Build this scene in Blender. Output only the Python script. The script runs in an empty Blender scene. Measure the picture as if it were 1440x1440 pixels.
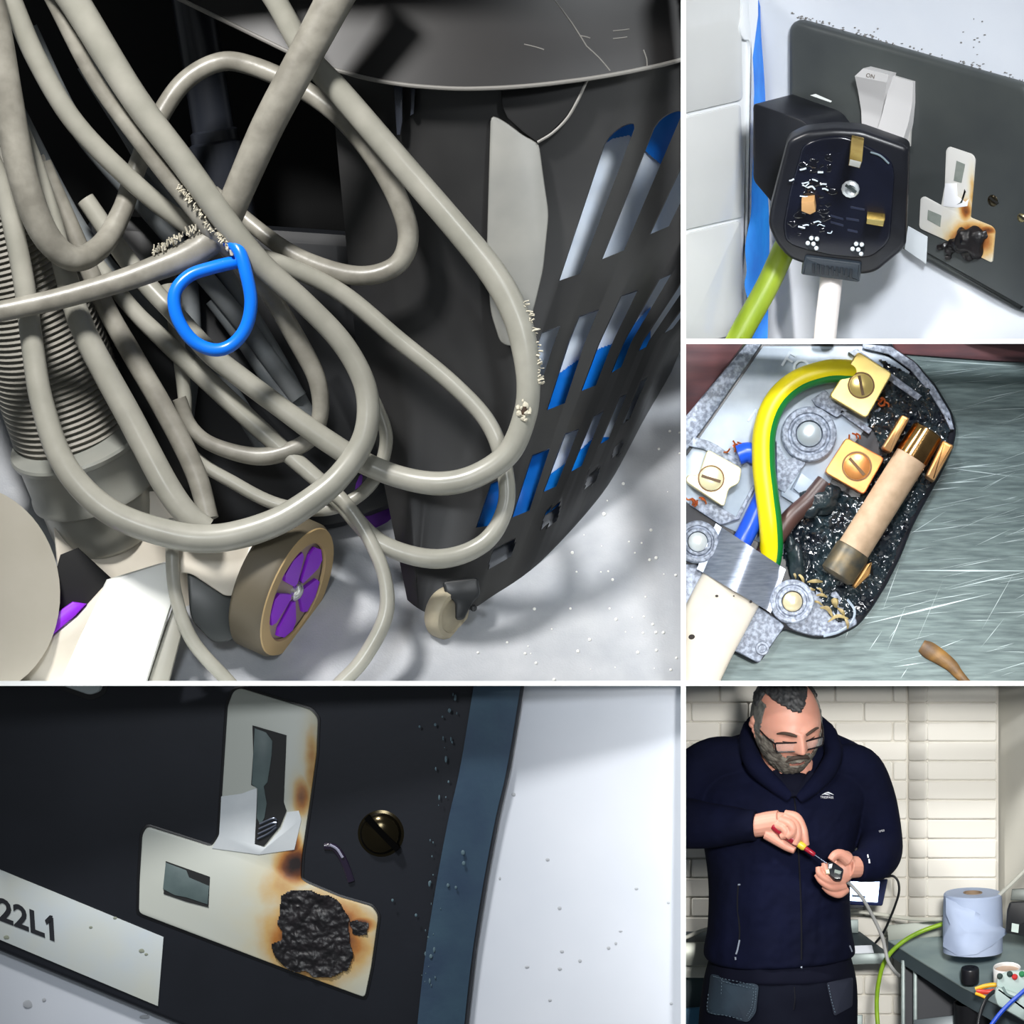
import bpy, bmesh, math, random
from mathutils import Vector, Matrix, noise
SC = bpy.context.scene
COL = SC.collection
R = math.radians
S = 0.002                                   # metres per drawing unit; x runs right, y down, d back from the front plane

# ---------------------------------------------------------------- camera, light, exposure
cam = bpy.data.cameras.new('camera'); cam.type = 'ORTHO'; cam.ortho_scale = 2.88
cam.clip_start = 0.1; cam.clip_end = 60
co = bpy.data.objects.new('camera', cam); COL.objects.link(co)
co.location = (0, -9, 1.44); co.rotation_euler = (R(90), 0, 0)
SC.camera = co
wd = bpy.data.worlds.new('world'); SC.world = wd; wd.use_nodes = True
wd.node_tree.nodes['Background'].inputs[0].default_value = (0.90, 0.96, 1.0, 1)
wd.node_tree.nodes['Background'].inputs[1].default_value = 0.17
def area(name, loc, tgt, size, power, col=(1, 1, 1)):
    l = bpy.data.lights.new(name, 'AREA'); l.shape = 'RECTANGLE'; l.size, l.size_y = size; l.energy = power; l.color = col
    o = bpy.data.objects.new(name, l); COL.objects.link(o); o.location = loc
    o.rotation_euler = (Vector(tgt) - Vector(loc)).to_track_quat('-Z', 'Y').to_euler()
    return o
def spot(name, loc, tgt, power, ang, rad=0.25, blend=0.35, col=(1, 1, 1)):
    l = bpy.data.lights.new(name, 'SPOT'); l.energy = power; l.spot_size = R(ang); l.spot_blend = blend; l.shadow_soft_size = rad; l.color = col
    o = bpy.data.objects.new(name, l); COL.objects.link(o); o.location = loc
    o.rotation_euler = (Vector(tgt) - Vector(loc)).to_track_quat('-Z', 'Y').to_euler()
    return o
# spotlights added to light the bays, one or two for each
spot('spot_cables', (-2.3, -3.0, 5.4), (-0.5, 0.2, 1.9), 1650, 36, 0.38, 0.5, (1, 0.98, 0.95))
spot('spot_basket', (1.3, -4.4, 2.4), (0.22, 0.5, 1.65), 330, 15, 0.4, 0.9, (0.95, 0.98, 1))
spot('spot_socket', (1.9, -4.6, 4.6), (0.98, 0.3, 2.4), 1450, 21, 0.5, 0.3, (0.95, 0.98, 1))
spot('spot_plug', (0.3, -4.5, 3.2), (0.98, 0.2, 1.44), 450, 17, 0.2, 0.3)
spot('spot_plate', (-1.6, -4.6, 2.2), (-0.45, 0.2, 0.46), 335, 27, 0.4, 0.3, (0.92, 0.96, 1))
spot('spot_workshop', (1.7, -6.0, 1.35), (0.98, 0.5, 0.48), 1750, 15, 0.45, 0.3, (1, 0.98, 0.95))
vs = SC.view_settings; vs.view_transform = 'Standard'; vs.look = 'None'; vs.gamma = 1; vs.exposure = 0.0; vs.use_curve_mapping = False
SC.display_settings.display_device = 'sRGB'

# ---------------------------------------------------------------- materials
def lin(c):
    return tuple((v / 255 / 12.92) if v / 255 <= 0.04045 else ((v / 255 + 0.055) / 1.055) ** 2.4 for v in c) + (1,)
MATS = {}
def mat(name, c, rough=0.5, metal=0.0, c2=None, scale=8.0, bump=0.0, bscale=60.0, coat=0.0, spec=0.5, alpha=None, trans=0.0, emit=None, stretch=None, detail=4.0, lo=0.35, hi=0.7, rot=(0, 0, 0), sss=0.0):
    if name in MATS: return MATS[name]
    m = bpy.data.materials.new(name); m.use_nodes = True; nt = m.node_tree; b = nt.nodes['Principled BSDF']
    b.inputs['Base Color'].default_value = lin(c); b.inputs['Roughness'].default_value = rough; b.inputs['Metallic'].default_value = metal
    b.inputs['Specular IOR Level'].default_value = spec; b.inputs['Coat Weight'].default_value = coat; b.inputs['Coat Roughness'].default_value = 0.08
    if trans: b.inputs['Transmission Weight'].default_value = trans
    if alpha is not None: b.inputs['Alpha'].default_value = alpha
    if sss:
        b.inputs['Subsurface Weight'].default_value = sss; b.inputs['Subsurface Radius'].default_value = (0.01, 0.004, 0.002); b.inputs['Subsurface Scale'].default_value = 0.5
    if emit: b.inputs['Emission Color'].default_value = lin(emit[0]); b.inputs['Emission Strength'].default_value = emit[1]
    geo = nt.nodes.new('ShaderNodeTexCoord'); mp = nt.nodes.new('ShaderNodeMapping'); nt.links.new(geo.outputs['Object'], mp.inputs[0])
    mp.inputs['Rotation'].default_value = rot
    if stretch: mp.inputs['Scale'].default_value = stretch
    if c2:
        n = nt.nodes.new('ShaderNodeTexNoise'); n.inputs['Scale'].default_value = scale; n.inputs['Detail'].default_value = detail
        rp = nt.nodes.new('ShaderNodeValToRGB'); rp.color_ramp.elements[0].position = lo; rp.color_ramp.elements[1].position = hi
        rp.color_ramp.elements[0].color = lin(c); rp.color_ramp.elements[1].color = lin(c2)
        nt.links.new(mp.outputs[0], n.inputs[0]); nt.links.new(n.outputs[0], rp.inputs[0]); nt.links.new(rp.outputs[0], b.inputs['Base Color'])
    if bump:
        n2 = nt.nodes.new('ShaderNodeTexNoise'); n2.inputs['Scale'].default_value = bscale; n2.inputs['Detail'].default_value = 3
        bp = nt.nodes.new('ShaderNodeBump'); bp.inputs['Strength'].default_value = bump; bp.inputs['Distance'].default_value = 0.004
        nt.links.new(mp.outputs[0], n2.inputs[0]); nt.links.new(n2.outputs[0], bp.inputs['Height']); nt.links.new(bp.outputs[0], b.inputs['Normal'])
    MATS[name] = m
    return m

# ---------------------------------------------------------------- mesh kit (all in drawing units, turned to metres when linked)
CELL = None                                  # clip box of the compartment being filled: x0, x1, y0, y1
def Wd(p): return Vector(((p[0] - 720) * S, p[2] * S, (1440 - p[1]) * S))
def cr(pts, n=8, closed=False):
    """Catmull-Rom through points of any width."""
    P = [tuple(p) for p in pts]; N = len(P); out = []
    rng = range(N) if closed else range(N - 1)
    for i in rng:
        p0 = P[(i - 1) % N] if closed or i > 0 else tuple(2 * a - b for a, b in zip(P[0], P[1]))
        p1 = P[i]; p2 = P[(i + 1) % N]
        p3 = P[(i + 2) % N] if closed or i + 2 < N else tuple(2 * a - b for a, b in zip(P[-1], P[-2]))
        for k in range(n):
            t = k / n
            out.append(tuple(0.5 * (2 * b + (c - a) * t + (2 * a - 5 * b + 4 * c - d) * t * t + (3 * b - a - 3 * c + d) * t ** 3) for a, b, c, d in zip(p0, p1, p2, p3)))
    if not closed: out.append(P[-1])
    return out
class MB:
    def __init__(s): s.v = []; s.f = []; s.mi = []
    def add(s, v, f, mi=0):
        o = len(s.v); s.v += [tuple(p) for p in v]
        for k, q in enumerate(f):
            s.f.append([i + o for i in q]); s.mi.append(mi[k] if isinstance(mi, list) else mi)
        return s
    def tube(s, pts, r=None, seg=12, n=6, smooth=True, flat=1.0, mi=0, mfun=None, cap=True, closed=False):
        """Round bar along points (x, y, d[, r])."""
        if r is not None: pts = [tuple(p[:3]) + (r,) for p in pts]
        P = cr(pts, n, closed) if smooth and len(pts) > 2 else list(pts)
        C = [Vector(p[:3]) for p in P]; N = len(C)
        T = [(C[(i + 1) % N if closed else min(i + 1, N - 1)] - C[(i - 1) % N if closed else max(i - 1, 0)]).normalized() for i in range(N)]
        up = Vector((0, 0, -1))
        if abs(T[0].dot(up)) > 0.95: up = Vector((0, 1, 0))
        U = (up - T[0] * up.dot(T[0])).normalized(); vs_, fs, ms = [], [], []
        for i in range(N):
            U = (U - T[i] * U.dot(T[i])).normalized(); B = T[i].cross(U)
            for k in range(seg):
                a = 2 * math.pi * k / seg
                vs_.append(C[i] + (U * math.cos(a) * flat + B * math.sin(a)) * P[i][3])
        for i in range(N if closed else N - 1):
            for k in range(seg):
                fs.append([i * seg + k, i * seg + (k + 1) % seg, ((i + 1) % N) * seg + (k + 1) % seg, ((i + 1) % N) * seg + k]); ms.append(mfun(k / seg) if mfun else mi)
        if cap and not closed:
            fs.append(list(range(seg))[::-1]); fs.append([(N - 1) * seg + k for k in range(seg)]); ms += [mi, mi]
        return s.add(vs_, fs, ms)
    def prism(s, poly, d0, d1, bev=0, mi=0, pl=None, steps=2):
        """Outline (x, y) as a solid; d0 front, d1 back. With pl, heights above that plane (d0 the outer face)."""
        def put(x, y, h):
            if pl: return pl.pt(x, y, h, d0)
            return (x, y, h)
        sg = -1 if pl else 1
        rings = [[put(x, y, d1) for x, y in poly]]
        if bev:
            for k in range(steps + 1):
                a = math.pi / 2 * k / steps
                q = inset(poly, bev * (1 - math.cos(a)))
                rings.append([put(x, y, d0 + sg * bev * (1 - math.sin(a))) for x, y in q])
        else: rings.append([put(x, y, d0) for x, y in poly])
        n = len(poly); v = [p for r_ in rings for p in r_]; f = []
        for j in range(len(rings) - 1):
            for k in range(n): f.append([j * n + k, j * n + (k + 1) % n, (j + 1) * n + (k + 1) % n, (j + 1) * n + k])
        f.append(list(range(n))[::-1]); f.append([(len(rings) - 1) * n + k for k in range(n)])
        return s.add(v, f, mi)
    def box(s, x0, x1, y0, y1, d0, d1, bev=0, mi=0): return s.prism([(x0, y0), (x1, y0), (x1, y1), (x0, y1)], d0, d1, bev, mi)
    def lathe(s, c, axis, prof, seg=32, mi=0, sq=(1, 1), ref=None, ring=False):
        """prof: (radius, height along axis)."""
        A = Vector(axis).normalized(); ref = Vector(ref) if ref else (Vector((0, 1, 0)) if abs(A.y) < 0.9 else Vector((1, 0, 0)))
        U = (ref - A * ref.dot(A)).normalized(); B = A.cross(U); c = Vector(c); v = []; f = []
        for r_, h in prof:
            for k in range(seg):
                a = 2 * math.pi * k / seg; v.append(c + A * h + (U * math.cos(a) * sq[0] + B * math.sin(a) * sq[1]) * r_)
        for j in range(len(prof) - 1):
            for k in range(seg): f.append([j * seg + k, j * seg + (k + 1) % seg, (j + 1) * seg + (k + 1) % seg, (j + 1) * seg + k])
        if ring:
            j = len(prof) - 1
            for k in range(seg): f.append([j * seg + k, j * seg + (k + 1) % seg, (k + 1) % seg, k])
        else: f.append(list(range(seg))[::-1]); f.append([(len(prof) - 1) * seg + k for k in range(seg)])
        return s.add(v, f, mi)
    def ball(s, c, r, seg=12, mi=0, nz=0.0, nsc=0.1):
        rx, ry, rz = (r, r, r) if not hasattr(r, '__len__') else r
        v, f = [], []
        for i in range(seg + 1):
            t = math.pi * i / seg
            for k in range(2 * seg):
                a = math.pi * k / seg; q = Vector((math.sin(t) * math.cos(a), math.cos(t), math.sin(t) * math.sin(a)))
                w = 1 + nz * noise.noise(Vector((c[0] * .7, c[1] * .7, 0)) + q / nsc * 0.3) if nz else 1
                v.append((c[0] + rx * q.x * w, c[1] + ry * q.y * w, c[2] + rz * q.z * w))
        for i in range(seg):
            for k in range(2 * seg): f.append([i * 2 * seg + k, i * 2 * seg + (k + 1) % (2 * seg), (i + 1) * 2 * seg + (k + 1) % (2 * seg), (i + 1) * 2 * seg + k])
        return s.add(v, f, mi)
    def surf(s, fn, nu, nv, th=None, mi=0, keep=None):
        """fn(u, v) -> (x, y, d); keep(i, j) False leaves a hole; th pushes a back face away."""
        v = [fn(i / nu, j / nv) for j in range(nv + 1) for i in range(nu + 1)]; f = []; q = lambda i, j: j * (nu + 1) + i
        cells = [(i, j) for j in range(nv) for i in range(nu) if keep is None or keep(i, j)]
        for i, j in cells: f.append([q(i, j), q(i + 1, j), q(i + 1, j + 1), q(i, j + 1)])
        if th is not None:
            o = len(v); v = v + [(p[0] + th[0], p[1] + th[1], p[2] + th[2]) for p in v]
            for i, j in cells: f.append([o + q(i, j), o + q(i, j + 1), o + q(i + 1, j + 1), o + q(i + 1, j)])
            cnt = {}
            for i, j in cells:
                e = [q(i, j), q(i + 1, j), q(i + 1, j + 1), q(i, j + 1)]
                for a in range(4): cnt[(e[a], e[(a + 1) % 4])] = 1
            for a, b in list(cnt):
                if (b, a) not in cnt: f.append([b, a, o + a, o + b])
        return s.add(v, f, mi)
def inset(poly, w):
    n = len(poly); out = []
    ar = sum(poly[i][0] * poly[(i + 1) % n][1] - poly[(i + 1) % n][0] * poly[i][1] for i in range(n)); sg = 1 if ar > 0 else -1
    for i in range(n):
        a, b, c = Vector(poly[i - 1]), Vector(poly[i]), Vector(poly[(i + 1) % n])
        e1 = (b - a); e2 = (c - b)
        if e1.length < 1e-6 or e2.length < 1e-6: out.append(tuple(b)); continue
        e1.normalize(); e2.normalize()
        n1 = Vector((-e1.y, e1.x)) * sg; n2 = Vector((-e2.y, e2.x)) * sg; m = n1 + n2
        if m.length < 1e-4: out.append(tuple(b)); continue
        m.normalize(); k = w / max(0.45, m.dot(n1)); out.append((b.x + m.x * k, b.y + m.y * k))
    return out
def rnd(poly, r, n=4):
    """Round the corners of an outline."""
    out = []; N = len(poly); rr = r if hasattr(r, '__len__') else [r] * N
    for i in range(N):
        a, b, c = Vector(poly[i - 1]), Vector(poly[i]), Vector(poly[(i + 1) % N]); k = min(rr[i], (a - b).length * .45, (c - b).length * .45)
        if k <= 0: out.append(tuple(b)); continue
        p = b + (a - b).normalized() * k; q = b + (c - b).normalized() * k
        for j in range(n + 1):
            t = j / n; out.append(tuple(p * (1 - t) ** 2 + b * 2 * t * (1 - t) + q * t * t))
    return out
class Plane:
    """A flat face d = d0 + gx (x - x0) + gy (y - y0); pt() places a point h above it, outline given at height top."""
    def __init__(s, d0, x0, y0, gx=0.0, gy=0.0):
        s.a = (d0, x0, y0, gx, gy); L = math.sqrt(1 + gx * gx + gy * gy); s.n = Vector((gx / L, gy / L, -1 / L))
    def d(s, x, y): a = s.a; return a[0] + a[3] * (x - a[1]) + a[4] * (y - a[2])
    def pt(s, x, y, h=0.0, top=None):
        top = h if top is None else top
        bx, by = x - s.n.x * top, y - s.n.y * top
        return (bx + s.n.x * h, by + s.n.y * h, s.d(bx, by) + s.n.z * h)
def link(name, mb, m, parent=None, smooth=True, clip=True, auto=40, origin=None):
    me = bpy.data.meshes.new(name); bm = bmesh.new()
    vs_ = [bm.verts.new(Wd(p)) for p in mb.v]
    for f, mi in zip(mb.f, mb.mi):
        try:
            q = bm.faces.new([vs_[i] for i in dict.fromkeys(f)]); q.material_index = mi
        except ValueError: pass
    bmesh.ops.remove_doubles(bm, verts=bm.verts, dist=1e-6)
    if clip and CELL and bm.verts:
        for k, (no, lim) in enumerate((((-1, 0, 0), CELL[0]), ((1, 0, 0), CELL[1]), ((0, 0, 1), CELL[2]), ((0, 0, -1), CELL[3]))):
            if lim is None: continue
            pc = Wd((lim, lim, 0)); N = Vector(no)
            if any((v.co - pc).dot(N) > 1e-6 for v in bm.verts):
                g = bmesh.ops.bisect_plane(bm, geom=bm.verts[:] + bm.edges[:] + bm.faces[:], plane_co=pc, plane_no=N, clear_outer=True)
                ed = [e for e in g['geom_cut'] if isinstance(e, bmesh.types.BMEdge)]
                if ed: bmesh.ops.edgeloop_fill(bm, edges=ed)
    bmesh.ops.recalc_face_normals(bm, faces=bm.faces)
    if not bm.verts: bm.free(); return None
    lo = [min(v.co[i] for v in bm.verts) for i in range(3)]; hi = [max(v.co[i] for v in bm.verts) for i in range(3)]
    c = Vector(((lo[0] + hi[0]) / 2, (lo[1] + hi[1]) / 2, lo[2])) if origin is None else Vector(origin)
    for v in bm.verts: v.co -= c
    bm.to_mesh(me); bm.free()
    ms = m if isinstance(m, (list, tuple)) else [m]
    for q in ms: me.materials.append(q)
    if smooth:
        me.polygons.foreach_set('use_smooth', [True] * len(me.polygons)); me.set_sharp_from_angle(angle=R(auto))
    o = bpy.data.objects.new(name, me); COL.objects.link(o); o.location = c
    if parent: adopt(o, parent)
    return o
def wloc(o):
    v = Vector(o.location)
    while o.parent: o = o.parent; v += o.location
    return v
def adopt(o, parent): o.location = Vector(o.location) - wloc(parent); o.parent = parent
def tag(o, label, cat=None, group=None, kind=None):
    if label: o['label'] = label
    if cat: o['category'] = cat
    if group: o['group'] = group
    if kind: o['kind'] = kind
    return o
def thing(name, at, label, cat, group=None):
    o = bpy.data.objects.new(name, None); COL.objects.link(o); o.location = Wd(at); o.empty_display_size = 0.02
    return tag(o, label, cat, group)
def struct(name, mb, m, **k):
    o = link(name, mb, m, **k); o['kind'] = 'structure'; return o
def text(body, pts, size, pl=None, h=0.5, th=1.0, bold=0.0):
    """Lettering as a solid mesh. pts: origin, unit vector along the line, unit vector up the letters (drawing units)."""
    cu = bpy.data.curves.new('lettering', 'FONT'); cu.body = body; cu.size = 1.0; cu.offset = bold; cu.resolution_u = 3
    o = bpy.data.objects.new('lettering', cu); COL.objects.link(o); dg = bpy.context.evaluated_depsgraph_get()
    me = bpy.data.meshes.new_from_object(o.evaluated_get(dg)); bpy.data.objects.remove(o)
    O, X, Y = Vector(pts[0]), Vector(pts[1]), Vector(pts[2]); mb = MB(); vs_ = []
    for v in me.vertices:
        q = O + X * v.co.x * size + Y * v.co.y * size; vs_.append((q.x, q.y))
    n = len(vs_); put = (lambda x, y, hh: pl.pt(x, y, hh, h)) if pl else (lambda x, y, hh: (x, y, -hh))
    V = [put(x, y, h) for x, y in vs_] + [put(x, y, h - th) for x, y in vs_]
    F = [list(p.vertices) for p in me.polygons]; F2 = F + [[i + n for i in reversed(p)] for p in F]; cnt = {}
    for p in F:
        for i in range(len(p)): cnt[(p[i], p[(i + 1) % len(p)])] = 1
    for a, b in cnt:
        if (b, a) not in cnt: F2.append([b, a, a + n, b + n])
    bpy.data.meshes.remove(me)
    return mb.add(V, F2)
def fused(parts_mb, voxel, smooth_it=4, fac=0.5):
    """Union of overlapping solids into one continuous skin."""
    me = bpy.data.meshes.new('fuse'); me.from_pydata([Wd(p) for p in parts_mb.v], [], parts_mb.f); me.update()
    bm = bmesh.new(); bm.from_mesh(me); bmesh.ops.recalc_face_normals(bm, faces=bm.faces); bm.to_mesh(me); bm.free()
    o = bpy.data.objects.new('fuse', me); COL.objects.link(o)
    md = o.modifiers.new('r', 'REMESH'); md.mode = 'VOXEL'; md.voxel_size = voxel * S
    sm = o.modifiers.new('s', 'SMOOTH'); sm.iterations = smooth_it; sm.factor = fac
    dg = bpy.context.evaluated_depsgraph_get(); r = bpy.data.meshes.new_from_object(o.evaluated_get(dg))
    bpy.data.objects.remove(o); out = MB()
    out.v = [(v.co.x / S + 720, 1440 - v.co.z / S, v.co.y / S) for v in r.vertices]; out.f = [list(p.vertices) for p in r.polygons]; out.mi = [0] * len(out.f)
    bpy.data.meshes.remove(r)
    return out

# ---------------------------------------------------------------- partitions between the five bays
WHITE = mat('white_board', (246, 250, 250), 0.6)
CELL = None
struct('trim_1', MB().box(957.5, 964.5, -60, 1500, 0, 120), WHITE, smooth=False)
struct('trim_2', MB().box(-60, 957.5, 957.5, 964.5, 0, 120), WHITE, smooth=False)
struct('trim_3', MB().box(964.5, 1500, 957.5, 964.5, 0, 120), WHITE, smooth=False)
struct('trim_4', MB().box(964.5, 1500, 476.5, 483.5, 0, 120), WHITE, smooth=False)

def stain_mat(name, o, base, spots, cs, nscale=14, namt=.34, dpl=0):
    """Heat stain: the plastic's own colour runs through cs round the burnt spots (x, y, rx, ry, strength)."""
    m = bpy.data.materials.new(name); m.use_nodes = True; nt = m.node_tree; b = nt.nodes['Principled BSDF']; b.inputs['Roughness'].default_value = .45; L = nt.links.new
    tc = nt.nodes.new('ShaderNodeTexCoord'); w0 = wloc(o); acc = None
    def mth(op, a, bb):
        n = nt.nodes.new('ShaderNodeMath'); n.operation = op
        for k, q in enumerate((a, bb)):
            if hasattr(q, 'links'): L(q, n.inputs[k])
            else: n.inputs[k].default_value = q
        return n.outputs[0]
    for x, y, rx, ry, a in spots:
        c = Wd((x, y, 0)) - w0; sb = nt.nodes.new('ShaderNodeVectorMath'); sb.operation = 'SUBTRACT'; sb.inputs[1].default_value = (c.x, 0, c.z); L(tc.outputs['Object'], sb.inputs[0])
        mu = nt.nodes.new('ShaderNodeVectorMath'); mu.operation = 'MULTIPLY'; mu.inputs[1].default_value = (1 / (rx * S), 0, 1 / (ry * S)); L(sb.outputs[0], mu.inputs[0])
        ln = nt.nodes.new('ShaderNodeVectorMath'); ln.operation = 'DOT_PRODUCT'; L(mu.outputs[0], ln.inputs[0]); L(mu.outputs[0], ln.inputs[1])
        v = mth('MULTIPLY', mth('POWER', 2.71828, mth('MULTIPLY', ln.outputs['Value'], -1.0)), a); acc = v if acc is None else mth('MAXIMUM', acc, v)
    no = nt.nodes.new('ShaderNodeTexNoise'); no.inputs['Scale'].default_value = nscale; no.inputs['Detail'].default_value = 5; L(tc.outputs['Object'], no.inputs[0])
    f = mth('ADD', acc, mth('MULTIPLY', mth('SUBTRACT', no.outputs[0], .5), mth('MULTIPLY', mth('POWER', acc, .5), namt * 2)))
    rp = nt.nodes.new('ShaderNodeValToRGB')
    while len(rp.color_ramp.elements) < len(cs): rp.color_ramp.elements.new(.5)
    for e, (p, c) in zip(rp.color_ramp.elements, cs): e.position = p; e.color = lin(c)
    L(f, rp.inputs[0]); L(rp.outputs[0], b.inputs['Base Color']); o.data.materials.clear(); o.data.materials.append(m)
def crust(poly, pl, h, amp, m, par, name='charred_blob', n=70, sc=.09, rag=5):
    """Thin crusted patch with a ragged edge."""
    lo = [min(p[k] for p in poly) for k in (0, 1)]; hi = [max(p[k] for p in poly) for k in (0, 1)]
    def edge(x, y):
        q = Vector((x * sc * .8, y * sc * .8, 9)); return x + rag * noise.noise(q), y + rag * noise.noise(q + Vector((40, 0, 0)))
    def f(u, v):
        x, y = lo[0] + (hi[0] - lo[0]) * u, lo[1] + (hi[1] - lo[1]) * v; p = Vector((x * sc, y * sc, 3)); return pl.pt(x, y, h + amp * (.6 + noise.noise(p) + .5 * noise.noise(p * 2.3) + .3 * noise.noise(p * 5)))
    mb = MB(); mb.surf(f, n, n, th=(0, 0, 3), keep=lambda i, j: zin(*edge(lo[0] + (hi[0] - lo[0]) * (i + .5) / n, lo[1] + (hi[1] - lo[1]) * (j + .5) / n), poly))
    return link(name, mb, m, par)
def zin(x, y, poly):
    c = False
    for (a, b), (e, f) in zip(poly, poly[1:] + poly[:1]):
        if (b > y) != (f > y) and x < (e - a) * (y - b) / (f - b) + a: c = not c
    return c

# ================================================================ bay 1: damaged grey flex, vacuum cleaner, black basket
CELL = (None, 961, None, 961)
random.seed(4)
def fl(y): return 150 + 0.69 * (957 - y)
M_floor = mat('speckled_floor', (146, 150, 156), 0.5, c2=(172, 174, 178), scale=5, bump=0.25, bscale=160)
M_black = mat('dark_board', (9, 10, 12), 0.8)
M_flex = mat('grey_flex', (146, 145, 135), 0.30, c2=(164, 162, 152), scale=9, bump=0.05, bscale=40)
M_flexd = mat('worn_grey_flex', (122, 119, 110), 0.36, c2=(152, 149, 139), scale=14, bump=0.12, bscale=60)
M_flexk = mat('shaded_grey_flex', (92, 98, 102), 0.5, c2=(118, 122, 124), scale=9)  # grey flex darkened for the deep shade behind the front loops
M_blue = mat('blue_core', (10, 122, 250), 0.28, spec=0.6)
M_rag = mat('torn_sheath_edge', (196, 190, 172), 0.8)
M_core = mat('burnt_core', (70, 50, 34), 0.8, c2=(30, 24, 20), scale=60)
M_bin = mat('black_bin_plastic', (26, 26, 27), 0.36, c2=(36, 36, 36), scale=5, spec=0.6, bump=0.03, bscale=30)
M_lid = mat('black_lid_plastic', (13, 12, 14), 0.42, c2=(24, 22, 22), scale=3, spec=0.35)
M_worn = mat('worn_edge', (120, 118, 114), 0.5)
struct('shade_board', MB().box(-90, 957, -125, -98, 0, 540), WHITE, smooth=False)  # unseen slab added overhead to shade the deeper cables
struct('wall_back', MB().box(-90, 990, -90, 990, 520, 540), M_black, smooth=False)
fb = MB(); fb.surf(lambda u, v: (-80 + 1060 * u, 440 + 560 * v, fl(440 + 560 * v)), 8, 8, th=(0, 12, 12))
struct('floor', fb, M_floor)
gl = MB()
for i in range(150):                              # grit on the floor that catches the light
    x, y = random.uniform(480, 957), random.uniform(560, 957)
    if x < 940 - (y - 600) * .85: continue
    r_ = random.uniform(.8, 2.6); gl.ball((x, y, fl(y) - r_ * .5), r_, 4)
o = link('grit', gl, mat('bright_grit', (245, 244, 238), 0.3)); tag(o, 'scatter of tiny bright specks of grit on the grey floor', 'grit', kind='stuff')

# ---- basket
gens = [(470, 500, 540), (560, 560, 575), (650, 620, 600), (760, 690, 640), (862, 757, 690), (898, 780, 715), (925, 800, 735), (957, 823, 757), (990, 843, 768), (1015, 862, 784), (1055, 877, 795), (1075, 888, 808), (1110, 903, 820), (1125, 912, 830), (1160, 924, 838), (1172, 932, 846), (1230, 960, 880)]
Dg0 = [235, 190, 168, 166, 180, 187, 195, 205, 216, 224, 240, 250, 265, 275, 292, 302, 340]
Dg = Dg0
rowsY = [[130, 140, 160, 190, 190, 168, 168, 152, 140, 128, 112, 104, 90, 85, 74, 70, 60],
         [480, 470, 450, 425, 395, 385, 365, 352, 330, 318, 300, 292, 275, 268, 255, 250, 230],
         [560, 545, 525, 495, 468, 458, 445, 435, 416, 408, 392, 384, 368, 362, 350, 345, 320],
         [660, 655, 645, 625, 600, 592, 577, 567, 550, 542, 525, 516, 494, 488, 470, 462, 430],
         [720, 725, 720, 705, 680, 668, 640, 630, 610, 603, 585, 577, 558, 553, 535, 530, 500],
         [770, 790, 790, 770, 742, 738, 728, 718, 692, 684, 664, 655, 625, 618, 598, 590, 560]]
def lerp(a, t):
    t = min(max(t, 0), len(a) - 1 - 1e-6); i = int(t); return a[i] + (a[i + 1] - a[i]) * (t - i)
def slerp(a, t):
    return sum(lerp(a, min(len(a) - 1, max(0, t + k * .35))) * w for k, w in ((-2, 1), (-1, 3), (0, 4), (1, 3), (2, 1))) / 12
def polyl(pts, x):
    if x <= pts[0][0]: return pts[0][1]
    for (a, b), (c, d) in zip(pts, pts[1:]):
        if x <= c: return b + (d - b) * (x - a) / (c - a)
    return pts[-1][1]
lidarc = [(-40, -150), (100, -70), (200, -27), (255, 0), (340, 41), (440, 90), (540, 117), (640, 126), (740, 122), (850, 108), (957, 86), (1060, 50)]
botarc = cr([(520, 775), (540, 805), (580, 850), (620, 867), (660, 858), (690, 840), (760, 790), (850, 690), (900, 600), (957, 500), (1000, 420)], 6)
def gx(u, y):
    a, b, c = (lerp([g[k] for g in gens], u) for k in range(3))
    if y <= 480: return b + (a - b) * (480 - y) / 315
    return b + (c - b) * (y - 480) / 200
def gbot(u):
    y = 600
    for _ in range(30): y = 0.5 * y + 0.5 * polyl(botarc, gx(u, y))
    return y
NS, NR = 10, 16
gb = [gbot(i / NS) for i in range(16 * NS + 1)]
def bask(u, v):                                    # u in 0..16 generator index, v in 0..7 row index
    yb = lerp(gb, u * NS); rows = [lerp([40] * 3 + [30] * 14, u)] + [lerp(r_, u) for r_ in rowsY] + [yb]
    c_ = int(u); fx = 2 * (u - c_) - 1; hw = 15 - .6 * max(0, u - 4)
    if u > 3.5: rows[1] += hw * (1 - (math.sqrt(max(0, 1 - fx * fx)) if c_ in (4, 6, 8, 10, 12, 14) else 0)) - 2
    y = lerp(rows, v); x = gx(u, y); t = max(0, min(1, (y - 100) / max(1, yb - 100)))
    return (x, y, slerp(Dg, u) * (1 - t) + fl(yb) * t)
holes = [(706, 777, 14, 13), (775, 725, 10, 12), (832, 672, 8, 10), (868, 633, 6, 9)]
def bkeep(i, j):
    c, ci, r_, ri = i // NS, i % NS, j // NR, j % NR
    if c in (4, 6, 8, 10, 12, 14) and r_ in (1, 3, 5):
        return False
    if r_ == 6:
        x, y, _ = bask((i + .5) / NS, (j + .5) / NR)
        for hx, hy, a, b in holes:
            if abs(x - hx + (y - hy) * .3) < a and abs(y - hy + (x - hx) * .4) < b: return False
    return True
basket = thing('laundry_basket', (640, 866, 215), 'tall black plastic slotted basket with solid lid standing on the grey floor', 'basket')
mb = MB(); mb.surf(lambda u, v: bask(u * 16, v * 7), 16 * NS, 7 * NR, th=(1, 1, 8), keep=bkeep)
link('body', mb, M_bin, basket)
nl = 60
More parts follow.
